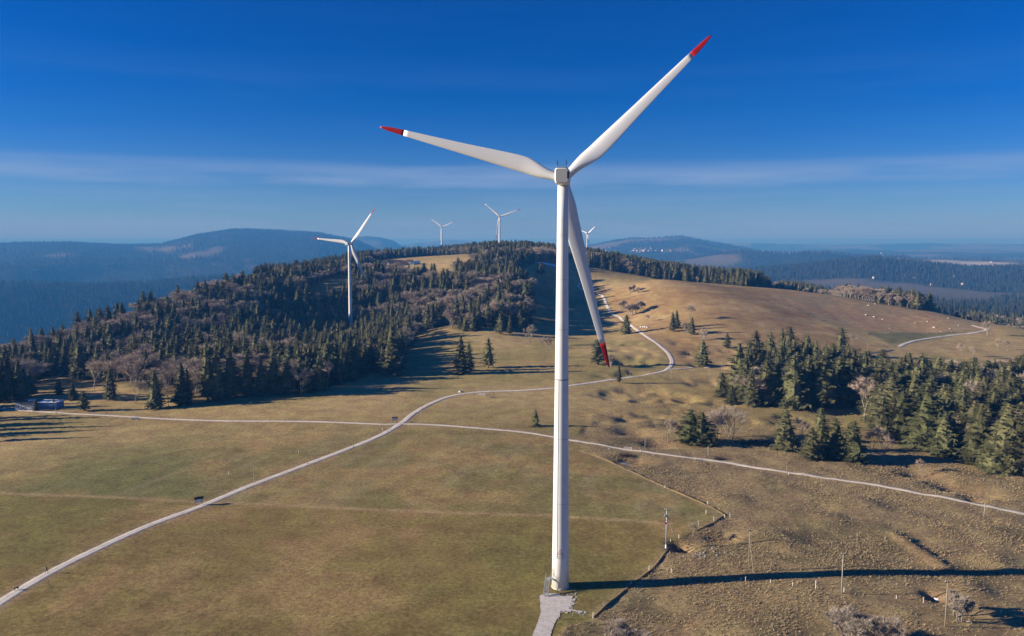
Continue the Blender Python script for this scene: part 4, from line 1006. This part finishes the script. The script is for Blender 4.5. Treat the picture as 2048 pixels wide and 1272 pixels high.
POLES = [(508,966,926,'dark wooden pole on the verge between the kiosk and the crossroads'),(615,928,890,'thin wooden pole on the verge midway to the crossroads'),(707,896,858,'thin wooden pole on the verge closest to the crossroads'),(842,846,808,'tall pale pole just past the crossroads'),(893,828,797,'short wooden pole in the field inside the road curve'),(213,828,808,'grey pole beside the path below the pavilion slope'),(951,851,831,'thin pole in the field above the crossing path'),(1290,899,873,'thin pole beside the path gate'),(1416,913,892,'thin pole behind the brush pile'),(1573,951,930,'grey pole at the path below the clear-standing spruce'),(1757,990,972,'thin pole beside the path on the pasture'),(1968,1034,1005,'thin pole with a slanting stay close to the path end'),(1260,758,742,'thin pole by the gravel road bend'),(1342,760,742,'thin pole under the road bend'),(1418,756,735,'thin pole beside the side track'),(1735,706,688,'thin dark pole beside the asphalt road'),(112,826,816,'short pole beside the pavilion drive'),(1055,800,780,'thin pole beside the road behind the tower'),(568,843,828,'thin pole along the path to the pavilion'),(655,843,829,'thin pole along the path between pavilion and crossroads')]
for px, py, tp, lb in POLES: pole(px, py, tp, lb, 'wood' if px % 2 else 'greypole', .11, py > 900 and px < 700)
for px in (981,):
    e, hh = pole(981,796,768,'timber A-frame pole above the road curve','wood',.12,False,None,((2.2,.3,.95),))
    mb = MB(); mb.box((1.1,-.5,.35), (2.6,.5,.3)); obj('footing_beam', mb.mesh('footing_beam', M['wood']), e)
def wires(ea, ha, eb, hb, label):
    for sx in (-.45, .45):
        a = ea.location+Vector((sx,0,ha*.99)); b = eb.location+Vector((sx,0,hb*.99)); pts = [a.lerp(b, i/14)-Vector((0,0,1.6*4*(i/14)*(1-i/14))) for i in range(15)]
        mb = MB(); mb.tube([p-a for p in pts], .014, 4); o = obj('overhead_wire', mb.mesh('overhead_wire', M['dark']), None, a)
        tag(o, label, 'wire', 'wires over the rough pasture')
wires(pp, ph_, P1, a1, 'thin sagging wire from the steel pole to the guyed pole'); wires(P1, a1, P2, a2, 'thin sagging wire from the guyed pole across the turbine shadow'); wires(P2, a2, P3, a3, 'thin sagging wire running to the tall yellowish pole')

post_m = None
def post(px, py, top, label, grp):
    global post_m
    if post_m is None:
        mb = MB(); mb.box((0,0,.48), (.11,.11,1.16)); mb.add([(-.055,-.055,1.06),(.055,-.055,1.06),(.055,.055,1.06),(-.055,.055,1.06),(0,0,1.13)], [(0,1,4),(1,2,4),(2,3,4),(3,0,4)]); post_m = mb.mesh('fence_post', M['post'])
    x, y, z = hit(px, py); hh = max(.8, min(2.2, (py-top)/FPX*depth(x, y, z)))
    o = obj('fence_post', post_m, None, (x, y, z-.05), (rnd.uniform(-.05,.05), rnd.uniform(-.05,.05), rnd.random()), (1.15, 1.15, hh/1.13)); tag(o, label, 'fence post', grp)
for px, py, tp in [(1117,1240,1227),(1186,1237,1223),(1208,1213,1205),(1146,1232,1224)]: post(px, py, tp, 'pale fence post round the turbine gravel pad', 'posts round the gravel pad')
for px, py, tp in [(1262,1170,1161),(1298,1142,1130),(1358,1077,1068),(1341,1083,1077),(1397,1051,1040),(1412,1028,1018),(1428,1041,1032),(1449,1035,1028),(1460,1035,1026),(1415,1009,1001),(1330,976,969)]: post(px, py, tp, 'pale fence post along the dry-grass bank', 'posts along the grass bank')
for px, py, tp in [(1343,1146,1136),(1481,1162,1154),(1491,1163,1152),(1541,1166,1158),(1585,1173,1163),(1631,1178,1153),(1688,1184,1174),(1793,1197,1190),(1847,1206,1194),(1893,1198,1186),(2002,1225,1218)]: post(px, py, tp, 'pale fence post on the line across the rough pasture', 'posts across the rough pasture')
for px, py, tp in [(457,949,942),(288,998,990),(597,906,900),(693,884,878),(765,862,855)]: post(px, py, tp, 'small white marker post in the green meadow', 'markers in the green meadow')
for px, py, tp in [(1281,904,898),(1306,912,909),(1390,919,914),(1218,900,895),(1577,950,946)]: post(px, py, tp, 'white marker post beside the crossing path', 'markers beside the crossing path')

def lumps(name, px, py, w, hgt, m, label, cat, seed, grp=None, elong=1.0, sink=.25):
    x, y, z = hit(px, py); q = random.Random(seed); bm = bmesh.new(); bmesh.ops.create_icosphere(bm, subdivisions=2, radius=1)
    for v in bm.verts:
        k = 1+q.uniform(-.22,.22); v.co = Vector((v.co.x*w*.5*elong*k, v.co.y*w*.5*k, v.co.z*hgt*k))
    me = bpy.data.meshes.new(name); bm.to_mesh(me); bm.free(); me.materials.append(m)
    return tag(obj(name, me, None, (x, y, z-hgt*sink), (0,0,q.random()*3)), label, cat, grp)
for i, (px, py, w) in enumerate([(1732,630,3.2),(1748,634,3.0),(1737,611,3.0),(1750,608,2.2),(1868,655,3.2),(1935,637,3.2),(1947,636,2.4),(1897,637,2.6),(1780,657,1.8),(1855,643,2),(1830,646,2),(1900,658,2.2),(1882,663,1.8),(1765,639,2),(1934,632,2),(1985,640,2.2),(1917,651,1.8)]):
    lumps('boulder', px, py, w, w*.4, M['stone'], 'pale limestone boulder lying on the stony far field', 'boulder', 300+i, 'boulders on the stony field')
lumps('boulder', 921,784,2.6,.9,M['stone'],'pale stone block on the grass beside the road curve','boulder',41)
# water troughs: long concrete tubs
def trough(px, py, ln, rz, label):
    x, y, z = hit(px, py); e = empty('water_trough', (x, y, z), rz); mb = MB()
    mb.box((0,-.5,.4),(ln,.12,.9)); mb.box((0,.5,.4),(ln,.12,.9)); mb.box((-ln/2,0,.4),(.12,.86,.895)); mb.box((ln/2,0,.4),(.12,.86,.895)); mb.box((0,0,.02),(ln-.2,.86,.12)); obj('tub', mb.mesh('tub', M['concrete']), e)
    mb = MB(); mb.box((0,0,.66),(ln-.14,.86,.02)); obj('water', mb.mesh('water', M['glass']), e); tag(e, label, 'trough')
trough(964,790,4.2,-.12,'pale concrete trough lying beside the timber A-frame pole'); trough(270,839,3.2,.05,'pale concrete trough beside the path below the pavilion')
# loose stones: a field wall, and a row in place of a shadow line
def stone_wall(pix, hgt, label):
    pl = smooth_line(poly_w(pix), 1.6); q = random.Random(len(pl)); e = empty('stone_wall', (pl[0][0], pl[0][1], h1(*pl[0]))); z0_ = e.location.z; zz = H(pl[:,0], pl[:,1])
    tmpl = []
    for k in range(4):
        bm = bmesh.new(); bmesh.ops.create_icosphere(bm, subdivisions=1, radius=.5)
        for v_ in bm.verts: v_.co *= q.uniform(.75, 1.2)
        me = bpy.data.meshes.new('stone'); bm.to_mesh(me); bm.free(); me.materials.append(M['wallstone']); tmpl.append(me)
    for i in range(min(len(pl), 290)):
        if q.random() < .12: continue
        obj('stone', tmpl[i % 4], e, (pl[i][0]-pl[0][0]+q.uniform(-.3,.3), pl[i][1]-pl[0][1]+q.uniform(-.3,.3), zz[i]-z0_+hgt*.2), (0,0,q.random()*6), (q.uniform(.7,1.5), q.uniform(.6,1.1), hgt*q.uniform(.5,1.2)))
    tag(e, label, 'stone wall')
stone_wall([(1545,602),(1580,615),(1640,640),(1690,664),(1740,690),(1762,700)], .9, 'tumbled stone wall between the brown field and the stony field')
stone_wall([(1735,668),(1800,667),(1860,667),(1905,664)], .9, 'low dark stone row added as the shadow line above the small green field')  # no wall here: dark stones stand in for a line of shadow
# information kiosks
def kiosk(px, py, rz, label):
    x, y, z = hit(px, py); e = empty('info_kiosk', (x, y, z), rz)
    for sx in (-.95,.95): mb = MB(); mb.box((sx,0,1.05),(.14,.14,2.3)); obj('post', mb.mesh('post', M['bark']), e)
    mb = MB(); mb.box((0,-.02,1.45),(1.76,.08,1.1)); b = obj('board', mb.mesh('board', M['blue']), e)
    for sx, zz, w, hh in ((-.52,1.55,.4,.62),(.05,1.45,.35,.8),(.55,1.6,.42,.3),(.55,1.2,.3,.25)): mb = MB(); mb.box((sx,-.068,zz),(w,.015,hh)); obj('printed_sheet', mb.mesh('printed_sheet', M['white']), b)
    mb = MB(); mb.add([(-1.35,-.75,2.15),(1.35,-.75,2.15),(1.35,0,2.62),(-1.35,0,2.62),(-1.35,.75,2.15),(1.35,.75,2.15),(-1.35,-.75,2.05),(1.35,-.75,2.05),(1.35,0,2.5),(-1.35,0,2.5),(-1.35,.75,2.05),(1.35,.75,2.05)], [(0,1,2,3),(3,2,5,4),(7,6,9,8),(8,9,10,11),(0,6,7,1),(4,5,11,10),(0,3,9,6),(3,4,10,9),(2,1,7,8),(5,2,8,11)]); obj('roof', mb.mesh('roof', M['roof']), e)
    tag(e, label, 'kiosk')
kiosk(398,1010,R(32),'roofed blue information board beside the gravel road'); kiosk(790,845,R(8),'roofed blue information board at the crossroads')
e = empty('signpost', hit(782,867)); mb = MB(); mb.tube([(0,0,-.3),(0,0,3.6)], .07, 6); obj('shaft', mb.mesh('shaft', M['galv']), e)
for k in range(2): mb = MB(); mb.box((.1-.2*k,0,3.45-.3*k),(.75,.05,.2),.4*k); obj('arrow_board', mb.mesh('arrow_board', mat('yellow_board', (.62,.42,.06))), e)
tag(e, 'thin signpost with small yellow boards at the crossroads verge', 'signpost')
# gate on the path
e = empty('field_gate', hit(1256,900), -.25)
for sx in (-1.3,1.3): mb = MB(); mb.box((sx,0,.6),(.18,.18,1.4)); obj('gate_post', mb.mesh('gate_post', M['post']), e)
for k in range(3): mb = MB(); mb.box((0,0,.4+.35*k),(2.4,.06,.14)); obj('rail', mb.mesh('rail', M['post']), e)
tag(e, 'small pale gate beside the crossing path above the snow patch', 'gate')
# white bales by the road
for k, (px, py) in enumerate([(1282,655),(1287,655),(1291,655),(1295,656)]):
    x, y, z = hit(px, py); mb = MB(); mb.tube([(-.75,0,.6),(-.72,0,.6),(.72,0,.6),(.75,0,.6)], [.66,.75,.75,.66], 14); o = obj('hay_bale', mb.mesh('hay_bale', M['white'], False), None, (x, y, z), (0,0,.2)); tag(o, 'white wrapped bale in the row beside the gravel road', 'hay bale', 'white bales by the road')
# snow patches
def snow(px, py, ww, hh, label, seed):
    x, y, z = hit(px, py); n = 40; q = random.Random(seed); V = []; Fc = []
    for k in range(5):
        f = k/4
        for j in range(n):
            a = 6.283*j/n; rad = f*(1+.22*math.sin(3*a+seed)+.1*math.sin(7*a)); V.append((x+math.cos(a)*rad*ww/2, y+math.sin(a)*rad*hh/2))
    V = np.array(V); Z = H(V[:,0], V[:,1])+np.repeat(np.array([.22,.2,.16,.1,-.05]), n)
    for k in range(4):
        for j in range(n): Fc.append((k*n+j, k*n+(j+1) % n, (k+1)*n+(j+1) % n, (k+1)*n+j))
    o = obj('snow_patch', fast_mesh('snow_patch', np.column_stack([V, Z]), np.array(Fc)[:, ::-1], [M['snow']], True)); tag(o, label, 'snow patch')
snow(1250,928,3.4,2.0,'small white snow patch in the hollow below the path gate',1); snow(1872,1200,1.1,1.3,'small blue-shaded snow remnant beside the bare shrub',2); snow(1096,528,36,9,'long blue-shaded snow strip at the head of the dark slope',3)
for i in range(34):
    rq = random.Random(900+i); k = i % 2; lumps('boulder', rq.gauss((1440,1397)[k], (15,14)[k]), rq.gauss((1106,1110)[k], 4), rq.uniform(.3,.8), rq.uniform(.1,.3), M['rubble'], 'small grey stone in the rubble beside the dark hollow', 'stone', 950+i, 'rubble stones beside the dark hollow')
# brush piles, thicket and fallen trunks
def brush(px, py, ww, hgt, n, label, seed, m='brush', name='brush_pile', thick=.05):
    x, y, z = hit(px, py); q = random.Random(seed); mb = MB()
    for k in range(n):
        a = q.random()*6.28; p = Vector((q.gauss(0, ww*.28), q.gauss(0, ww*.12), 0)); p.z = h1(x+p.x, y+p.y)-z-.1; d = Vector((math.cos(a)*q.uniform(.2,1), math.sin(a)*.6, q.uniform(.35,1.1))).normalized()
        mb.tube([p, p+d*hgt*q.uniform(.5,1.2)], [thick, thick*.35], 3, 0, False)
    o = obj(name, mb.mesh(name, M[m]), None, (x, y, z)); kind(o, 'stuff') if False else None; tag(o, label, 'brush pile' if name == 'brush_pile' else 'thicket')
brush(1437,919,3.2,1.7,120,'dark pile of cut brush beside the crossing path',5,thick=.07)
brush(1510,888,16,2.0,420,'low tangled dark thicket behind the clear-standing spruce',6,name='thicket',thick=.06)
brush(1070,854,7,.9,140,'low scrub round the young spruce beside the tower',7,name='thicket')
brush(1250,912,5,1.6,160,'low bare thicket beside the snow patch',8,name='thicket')
for k, (px, py, dx, dy) in enumerate([(1780,926,4,1.6),(1787,929,3.6,1.8)]):
    x, y, z = hit(px, py); mb = MB(); mb.tube([(0,0,.25),(dx*.5,dy*.5,.4),(dx,dy,.5)], [.2,.17,.1], 7); tag(obj('fallen_log', mb.mesh('fallen_log', M['palebark'], True), None, (x, y, z)), 'pale fallen trunk in the shade beside the birches', 'log', 'fallen trunks by the birches')
x, y, z = hit(1925,1243); mb = MB(); mb.tube([(0,0,.15),(1.2,-.6,.25),(2.2,-.9,.2)], [.16,.12,.05], 6); tag(obj('fallen_branch', mb.mesh('fallen_branch', M['palebark'], True), None, (x, y, z)), 'broken pale branch lying under the bare shrub', 'branch')

# ------------------------------------------------------------------ pavilion, farm and far houses
px0 = hit(30,817); px1 = hit(66,820)
pv = empty('visitor_pavilion', (*hit(50,821)[:2], hit(50,821)[2]-.2), R(-4))
mb = MB(); mb.box((0,3,2.0),(10,6,4.2)); obj('wall', mb.mesh('wall', M['bluewall']), pv)
mb = MB(); mb.box((.1,-.03,2.1),(7.4,.06,3.3)); obj('mural_panel', mb.mesh('mural_panel', M['mural']), pv)
mb = MB(); mb.box((-.0,2.9,4.2),(10.8,7.2,.25)); obj('roof', mb.mesh('roof', M['dark']), pv)
mb = MB(); mb.box((10.2,4.6,1.9),(10.4,6,4.3)); an = obj('annex', mb.mesh('annex', M['clad']), pv)
for k in range(9): mb = MB(); mb.box((5.7+k*1.1,1.57,1.9),(.12,.08,4.0)); obj('cladding_rib', mb.mesh('cladding_rib', M['clad']), an)
mb = MB(); mb.box((10.2,4.6,4.15),(10.9,6.6,.25)); obj('roof', mb.mesh('annex_roof', M['white']), an)
mb = MB(); mb.box((1.5,3.4,4.7),(3,2,.8)); obj('skylight', mb.mesh('skylight', M['white']), pv)
tag(pv, 'low flat-roofed blue pavilion with a mural wall beside the path', 'building')
x, y, z = hit(14,818); mb = MB(); mb.box((0,0,.75),(1.6,.5,.08)); mb.box((-.6,0,.35),(.1,.4,.9)); mb.box((.6,0,.35),(.1,.4,.9)); mb.box((0,-.6,.45),(1.6,.25,.06)); mb.box((0,.6,.45),(1.6,.25,.06)); mb.box((0,0,.3),(.08,1.4,.06)); tag(obj('picnic_table', mb.mesh('picnic_table', M['wood']), None, (x, y, z)), 'wooden picnic table on the lit grass by the pavilion', 'picnic table')
def house(px, py, ln, wd, hh, rh, rz, label, grp=None, parts=True, wallm='wall', roofm='roof'):
    x, y, z = hit(px, py)
    zs = [h1(x+a, y+b) for a in (-ln/2, ln/2) for b in (-wd/2, wd/2)]; z = min(zs)
    rf = [(-ln/2-.5,-wd/2-.6,hh-.1),(ln/2+.5,-wd/2-.6,hh-.1),(ln/2+.5,0,hh+rh),(-ln/2-.5,0,hh+rh),(-ln/2-.5,wd/2+.6,hh-.1),(ln/2+.5,wd/2+.6,hh-.1)]
    rfaces = [(0,1,2,3),(3,2,5,4),(0,4,5,1)]
    gab = [(-ln/2,-wd/2,hh),(-ln/2,wd/2,hh),(-ln/2,0,hh+rh-.3),(ln/2,-wd/2,hh),(ln/2,wd/2,hh),(ln/2,0,hh+rh-.3)]
    if not parts:
        mb = MB(); mb.box((0,0,hh/2-.5),(ln,wd,hh+1)); mb.add(gab, [(0,2,1),(3,4,5)]); mb.add(rf, rfaces, 1)
        return tag(obj('house', mb.mesh('house', [M[wallm], M[roofm]]), None, (x, y, z), (0,0,rz)), label, 'house', grp)
    e = empty('farmhouse', (x, y, z), rz); mb = MB(); mb.box((0,0,hh/2-.5),(ln,wd,hh+1)); mb.add(gab, [(0,2,1),(3,4,5)]); wl = obj('wall', mb.mesh('wall', M[wallm]), e)
    mb = MB(); mb.add(rf, rfaces); r_ = obj('roof', mb.mesh('roof', M[roofm]), e); mb = MB(); mb.box((ln*.2,wd*.12,hh+rh),(.9,.9,1.6)); obj('chimney', mb.mesh('chimney', M['wall']), r_)
    for k in range(4):
        mb = MB(); mb.box((-ln/2+ln*(k+.5)/4,-wd/2-.03,hh*.55),(1.1,.08,1.3)); obj('window', mb.mesh('window', M['glass']), wl)
    tag(e, label, 'farmhouse', grp)
house(790,531,20,12,4.5,5,.25,'large dark-roofed farmhouse on the ridge clearing'); house(803,531,14,10,4,4.2,.1,'smaller dark-roofed farmhouse joined beside the large one'); house(819,529,9,8,4.5,3.5,-.3,'pale house with bare trees at the end of the farm'); house(833,529,10,7,3.5,2.6,.2,'low blue-roofed shed at the end of the farm','',True,'bluewall','clad')
town = [(1192,500),(1196,499),(1212,501),(1223,496),(1262,503),(1266,502),(1270,501),(1272,498),(1276,503),(1280,499),(1283,501),(1286,498),(1289,500),(1292,497),(1295,499),(1298,498),(1303,497),(1300,502),(1284,503),(1268,505),(1312,502),(1327,502),(1345,502),(1278,505),(1290,503)]
for i, (px, py) in enumerate(town): house(px, py, 26+i % 4*8, 18, 11, 6, (i*37 % 60-30)/60, 'tiny white house in the hillside village beyond the crest wood', 'houses of the distant village', False, 'townwall')
house(1377,501,14,12,13,6,.1,'isolated white tower-like house on the hazy hillside','',False)
for px, py, lb in [(1866,571,'white house with pink roof in the misty valley field'),(1928,570,'long white farm building in the misty valley field'),(1832,558,'single white house at the valley wood edge'),(1750,557,'small white house among the valley trees'),(1912,556,'grey barn at the top of the misty valley field'),(1596,573,'small pale house behind the crest of the brown field'),(1765,508,'tiny white farm on the far blue plateau'),(1880,517,'tiny pale farm above the fog bank'),(1985,526,'small white farm at the end of the fog bank')]:
    r_ = math.hypot(*hit(px, py)[:2]); house(px, py, 6*r_/2000+7, 8+r_/800, 4+r_/1100, 3.5, .2, lb, None, False)
for i, (px, py) in enumerate([(214,530),(222,530),(226,529),(246,534),(75,539),(70,539)]): house(px, py, 26, 16, 10, 6, .3, 'tiny white farm building on the opposite hazy ridge', 'farms on the opposite ridge', False)

# ------------------------------------------------------------------ person and dog
def skin_body(name, nodes, edges, m, parent=None, lv=2):
    me = bpy.data.meshes.new(name); me.from_pydata([n[0] for n in nodes], edges, []); o = obj(name, me, parent)
    sk = o.modifiers.new('skin', 'SKIN'); sd_ = me.skin_vertices[0].data if me.skin_vertices else None
    if sd_ is None:
        bpy.context.view_layer.objects.active = o
    for i, n in enumerate(nodes): me.skin_vertices[0].data[i].radius = (n[1], n[2] if len(n) > 2 else n[1])
    me.skin_vertices[0].data[0].use_root = True
    sb = o.modifiers.new('sub', 'SUBSURF'); sb.levels = lv; sb.render_levels = lv; me.materials.append(m)
    return o
def add_skin_layer(me):
    bm = bmesh.new(); bm.from_mesh(me); bm.verts.layers.skin.verify(); bm.to_mesh(me); bm.free()
def skinned(name, nodes, edges, m, parent):
    me = bpy.data.meshes.new(name); me.from_pydata([n[0] for n in nodes], edges, []); add_skin_layer(me)
    for i, n in enumerate(nodes): me.skin_vertices[0].data[i].radius = (n[1], n[2] if len(n) > 2 else n[1])
    me.skin_vertices[0].data[0].use_root = True
    o = obj(name, me, parent); o.modifiers.new('skin', 'SKIN'); sb = o.modifiers.new('sub', 'SUBSURF'); sb.levels = 1; sb.render_levels = 2; me.materials.append(m); return o
pe = empty('person', hit(94,1147), R(-55)); pe.location.z += .1
nodes = [((0,0,.95),.15,.11),((0,0,1.18),.14,.10),((0,0,1.42),.19,.11),((0,.02,1.53),.06),((0,.03,1.66),.095,.11),((0,.03,1.77),.07),
 ((.11,0,.9),.09),((.12,.22,.5),.065),((.12,.16,.08),.045),((.12,.30,.04),.045),((-.11,0,.9),.09),((-.12,-.12,.48),.065),((-.12,-.42,.16),.045),((-.12,-.36,.04),.045),
 ((.23,0,1.4),.06),((.29,-.14,1.14),.045),((.29,.02,.92),.035),((.29,.07,.84),.04),((-.23,0,1.4),.06),((-.29,.12,1.14),.045),((-.27,.3,.98),.035),((-.26,.36,.93),.04)]
edges = [(0,1),(1,2),(2,3),(3,4),(4,5),(0,6),(6,7),(7,8),(8,9),(0,10),(10,11),(11,12),(12,13),(2,14),(14,15),(15,16),(16,17),(2,18),(18,19),(19,20),(20,21)]
skinned('body', nodes, edges, M['black'], pe)
bm = bmesh.new(); bmesh.ops.create_icosphere(bm, subdivisions=2, radius=.085); me = bpy.data.meshes.new('face'); 
for v in bm.verts: v.co.z *= 1.2
bm.to_mesh(me); bm.free(); me.materials.append(M['skin']); obj('face', me, pe, (0,.06,1.66))
tag(pe, 'person in black clothing walking along the gravel road', 'person')
de = empty('dog', hit(33,1181), R(-55)); de.location.z += .1
nodes = [((0,-.28,.52),.13,.15),((0,0,.54),.13,.14),((0,.3,.56),.15,.18),((0,.46,.72),.09),((0,.58,.82),.10),((0,.74,.78),.05),((0,-.45,.6),.03),((0,-.6,.72),.02),
 ((.1,.3,.42),.06),((.1,.3,.22),.04),((.1,.33,.02),.04),((-.1,.3,.42),.06),((-.1,.38,.22),.04),((-.1,.42,.04),.04),((.1,-.3,.42),.08),((.1,-.22,.28),.05),((.1,-.36,.16),.035),((.1,-.33,.02),.04),((-.1,-.3,.42),.08),((-.1,-.28,.28),.05),((-.1,-.44,.16),.035),((-.1,-.4,.02),.04)]
edges = [(0,1),(1,2),(2,3),(3,4),(4,5),(0,6),(6,7),(2,8),(8,9),(9,10),(2,11),(11,12),(12,13),(0,14),(14,15),(15,16),(16,17),(0,18),(18,19),(19,20),(20,21)]
skinned('body', nodes, edges, M['fur'], de)
for sx in (-.06,.06): mb = MB(); mb.add([(sx-.04,.56,.88),(sx+.04,.56,.88),(sx,.60,.88),(sx*1.4,.55,1.0)], [(0,1,3),(1,2,3),(2,0,3),(0,2,1)]); obj('ear', mb.mesh('ear', M['fur']), de)
tag(de, 'black dog running ahead on the gravel road', 'dog')

# ------------------------------------------------------------------ fog in the far valley, and the haze of the whole air
def fog(px, py, r, w, d, hgt, seed, dens, label):
    x, y = col_r(px, r); z = zpix(r, py)-5; q = random.Random(seed); bm = bmesh.new(); bmesh.ops.create_icosphere(bm, subdivisions=4, radius=1)
    for v in bm.verts:
        n = .8+.45*float(vn(np.array([v.co.x*3+seed]), np.array([v.co.y*3+v.co.z*2]), seed)[0]); v.co = Vector((v.co.x*w/2*n, v.co.y*d/2*n, v.co.z*hgt*n))
    me = bpy.data.meshes.new('fog_bank'); bm.to_mesh(me); bm.free()
    m = bpy.data.materials.new('fog'); m.use_nodes = True; t = m.node_tree; t.nodes.remove(t.nodes['Principled BSDF']); v = node(t, 'ShaderNodeVolumePrincipled'); v.inputs['Color'].default_value = (.95,.97,1,1); v.inputs['Density'].default_value = dens
    t.links.new(v.outputs[0], t.nodes['Material Output'].inputs['Volume']); me.materials.append(m)
    o = obj('fog_bank', me, None, (x, y, z+5), (0,0,.05)); kind(o, 'stuff'); tag(o, label, 'fog')
fog(1895, 524, 4900, 620, 600, 30, 4, .0013, 'pale fog bank lying in the far valley')
fog(1772, 517, 4700, 250, 300, 18, 6, .0014, 'thin wisp of fog beside the far wooded hill')
m = bpy.data.materials.new('haze'); m.use_nodes = True; t = m.node_tree; t.nodes.remove(t.nodes['Principled BSDF']); v = node(t, 'ShaderNodeVolumePrincipled')
v.inputs['Color'].default_value = (.06,.30,.80,1); v.inputs['Absorption Color'].default_value = (.656,.325,0,1); v.inputs['Density'].default_value = .00014; v.inputs['Anisotropy'].default_value = 0.0
t.links.new(v.outputs[0], t.nodes['Material Output'].inputs['Volume'])
mb = MB(); mb.box((0,0,0),(130000,130000,760)); hz = obj('haze', mb.mesh('haze', m), None, (0,0,200-380)); kind(hz, 'stuff'); tag(hz, 'pale blue haze in the air over the whole valley', 'haze')
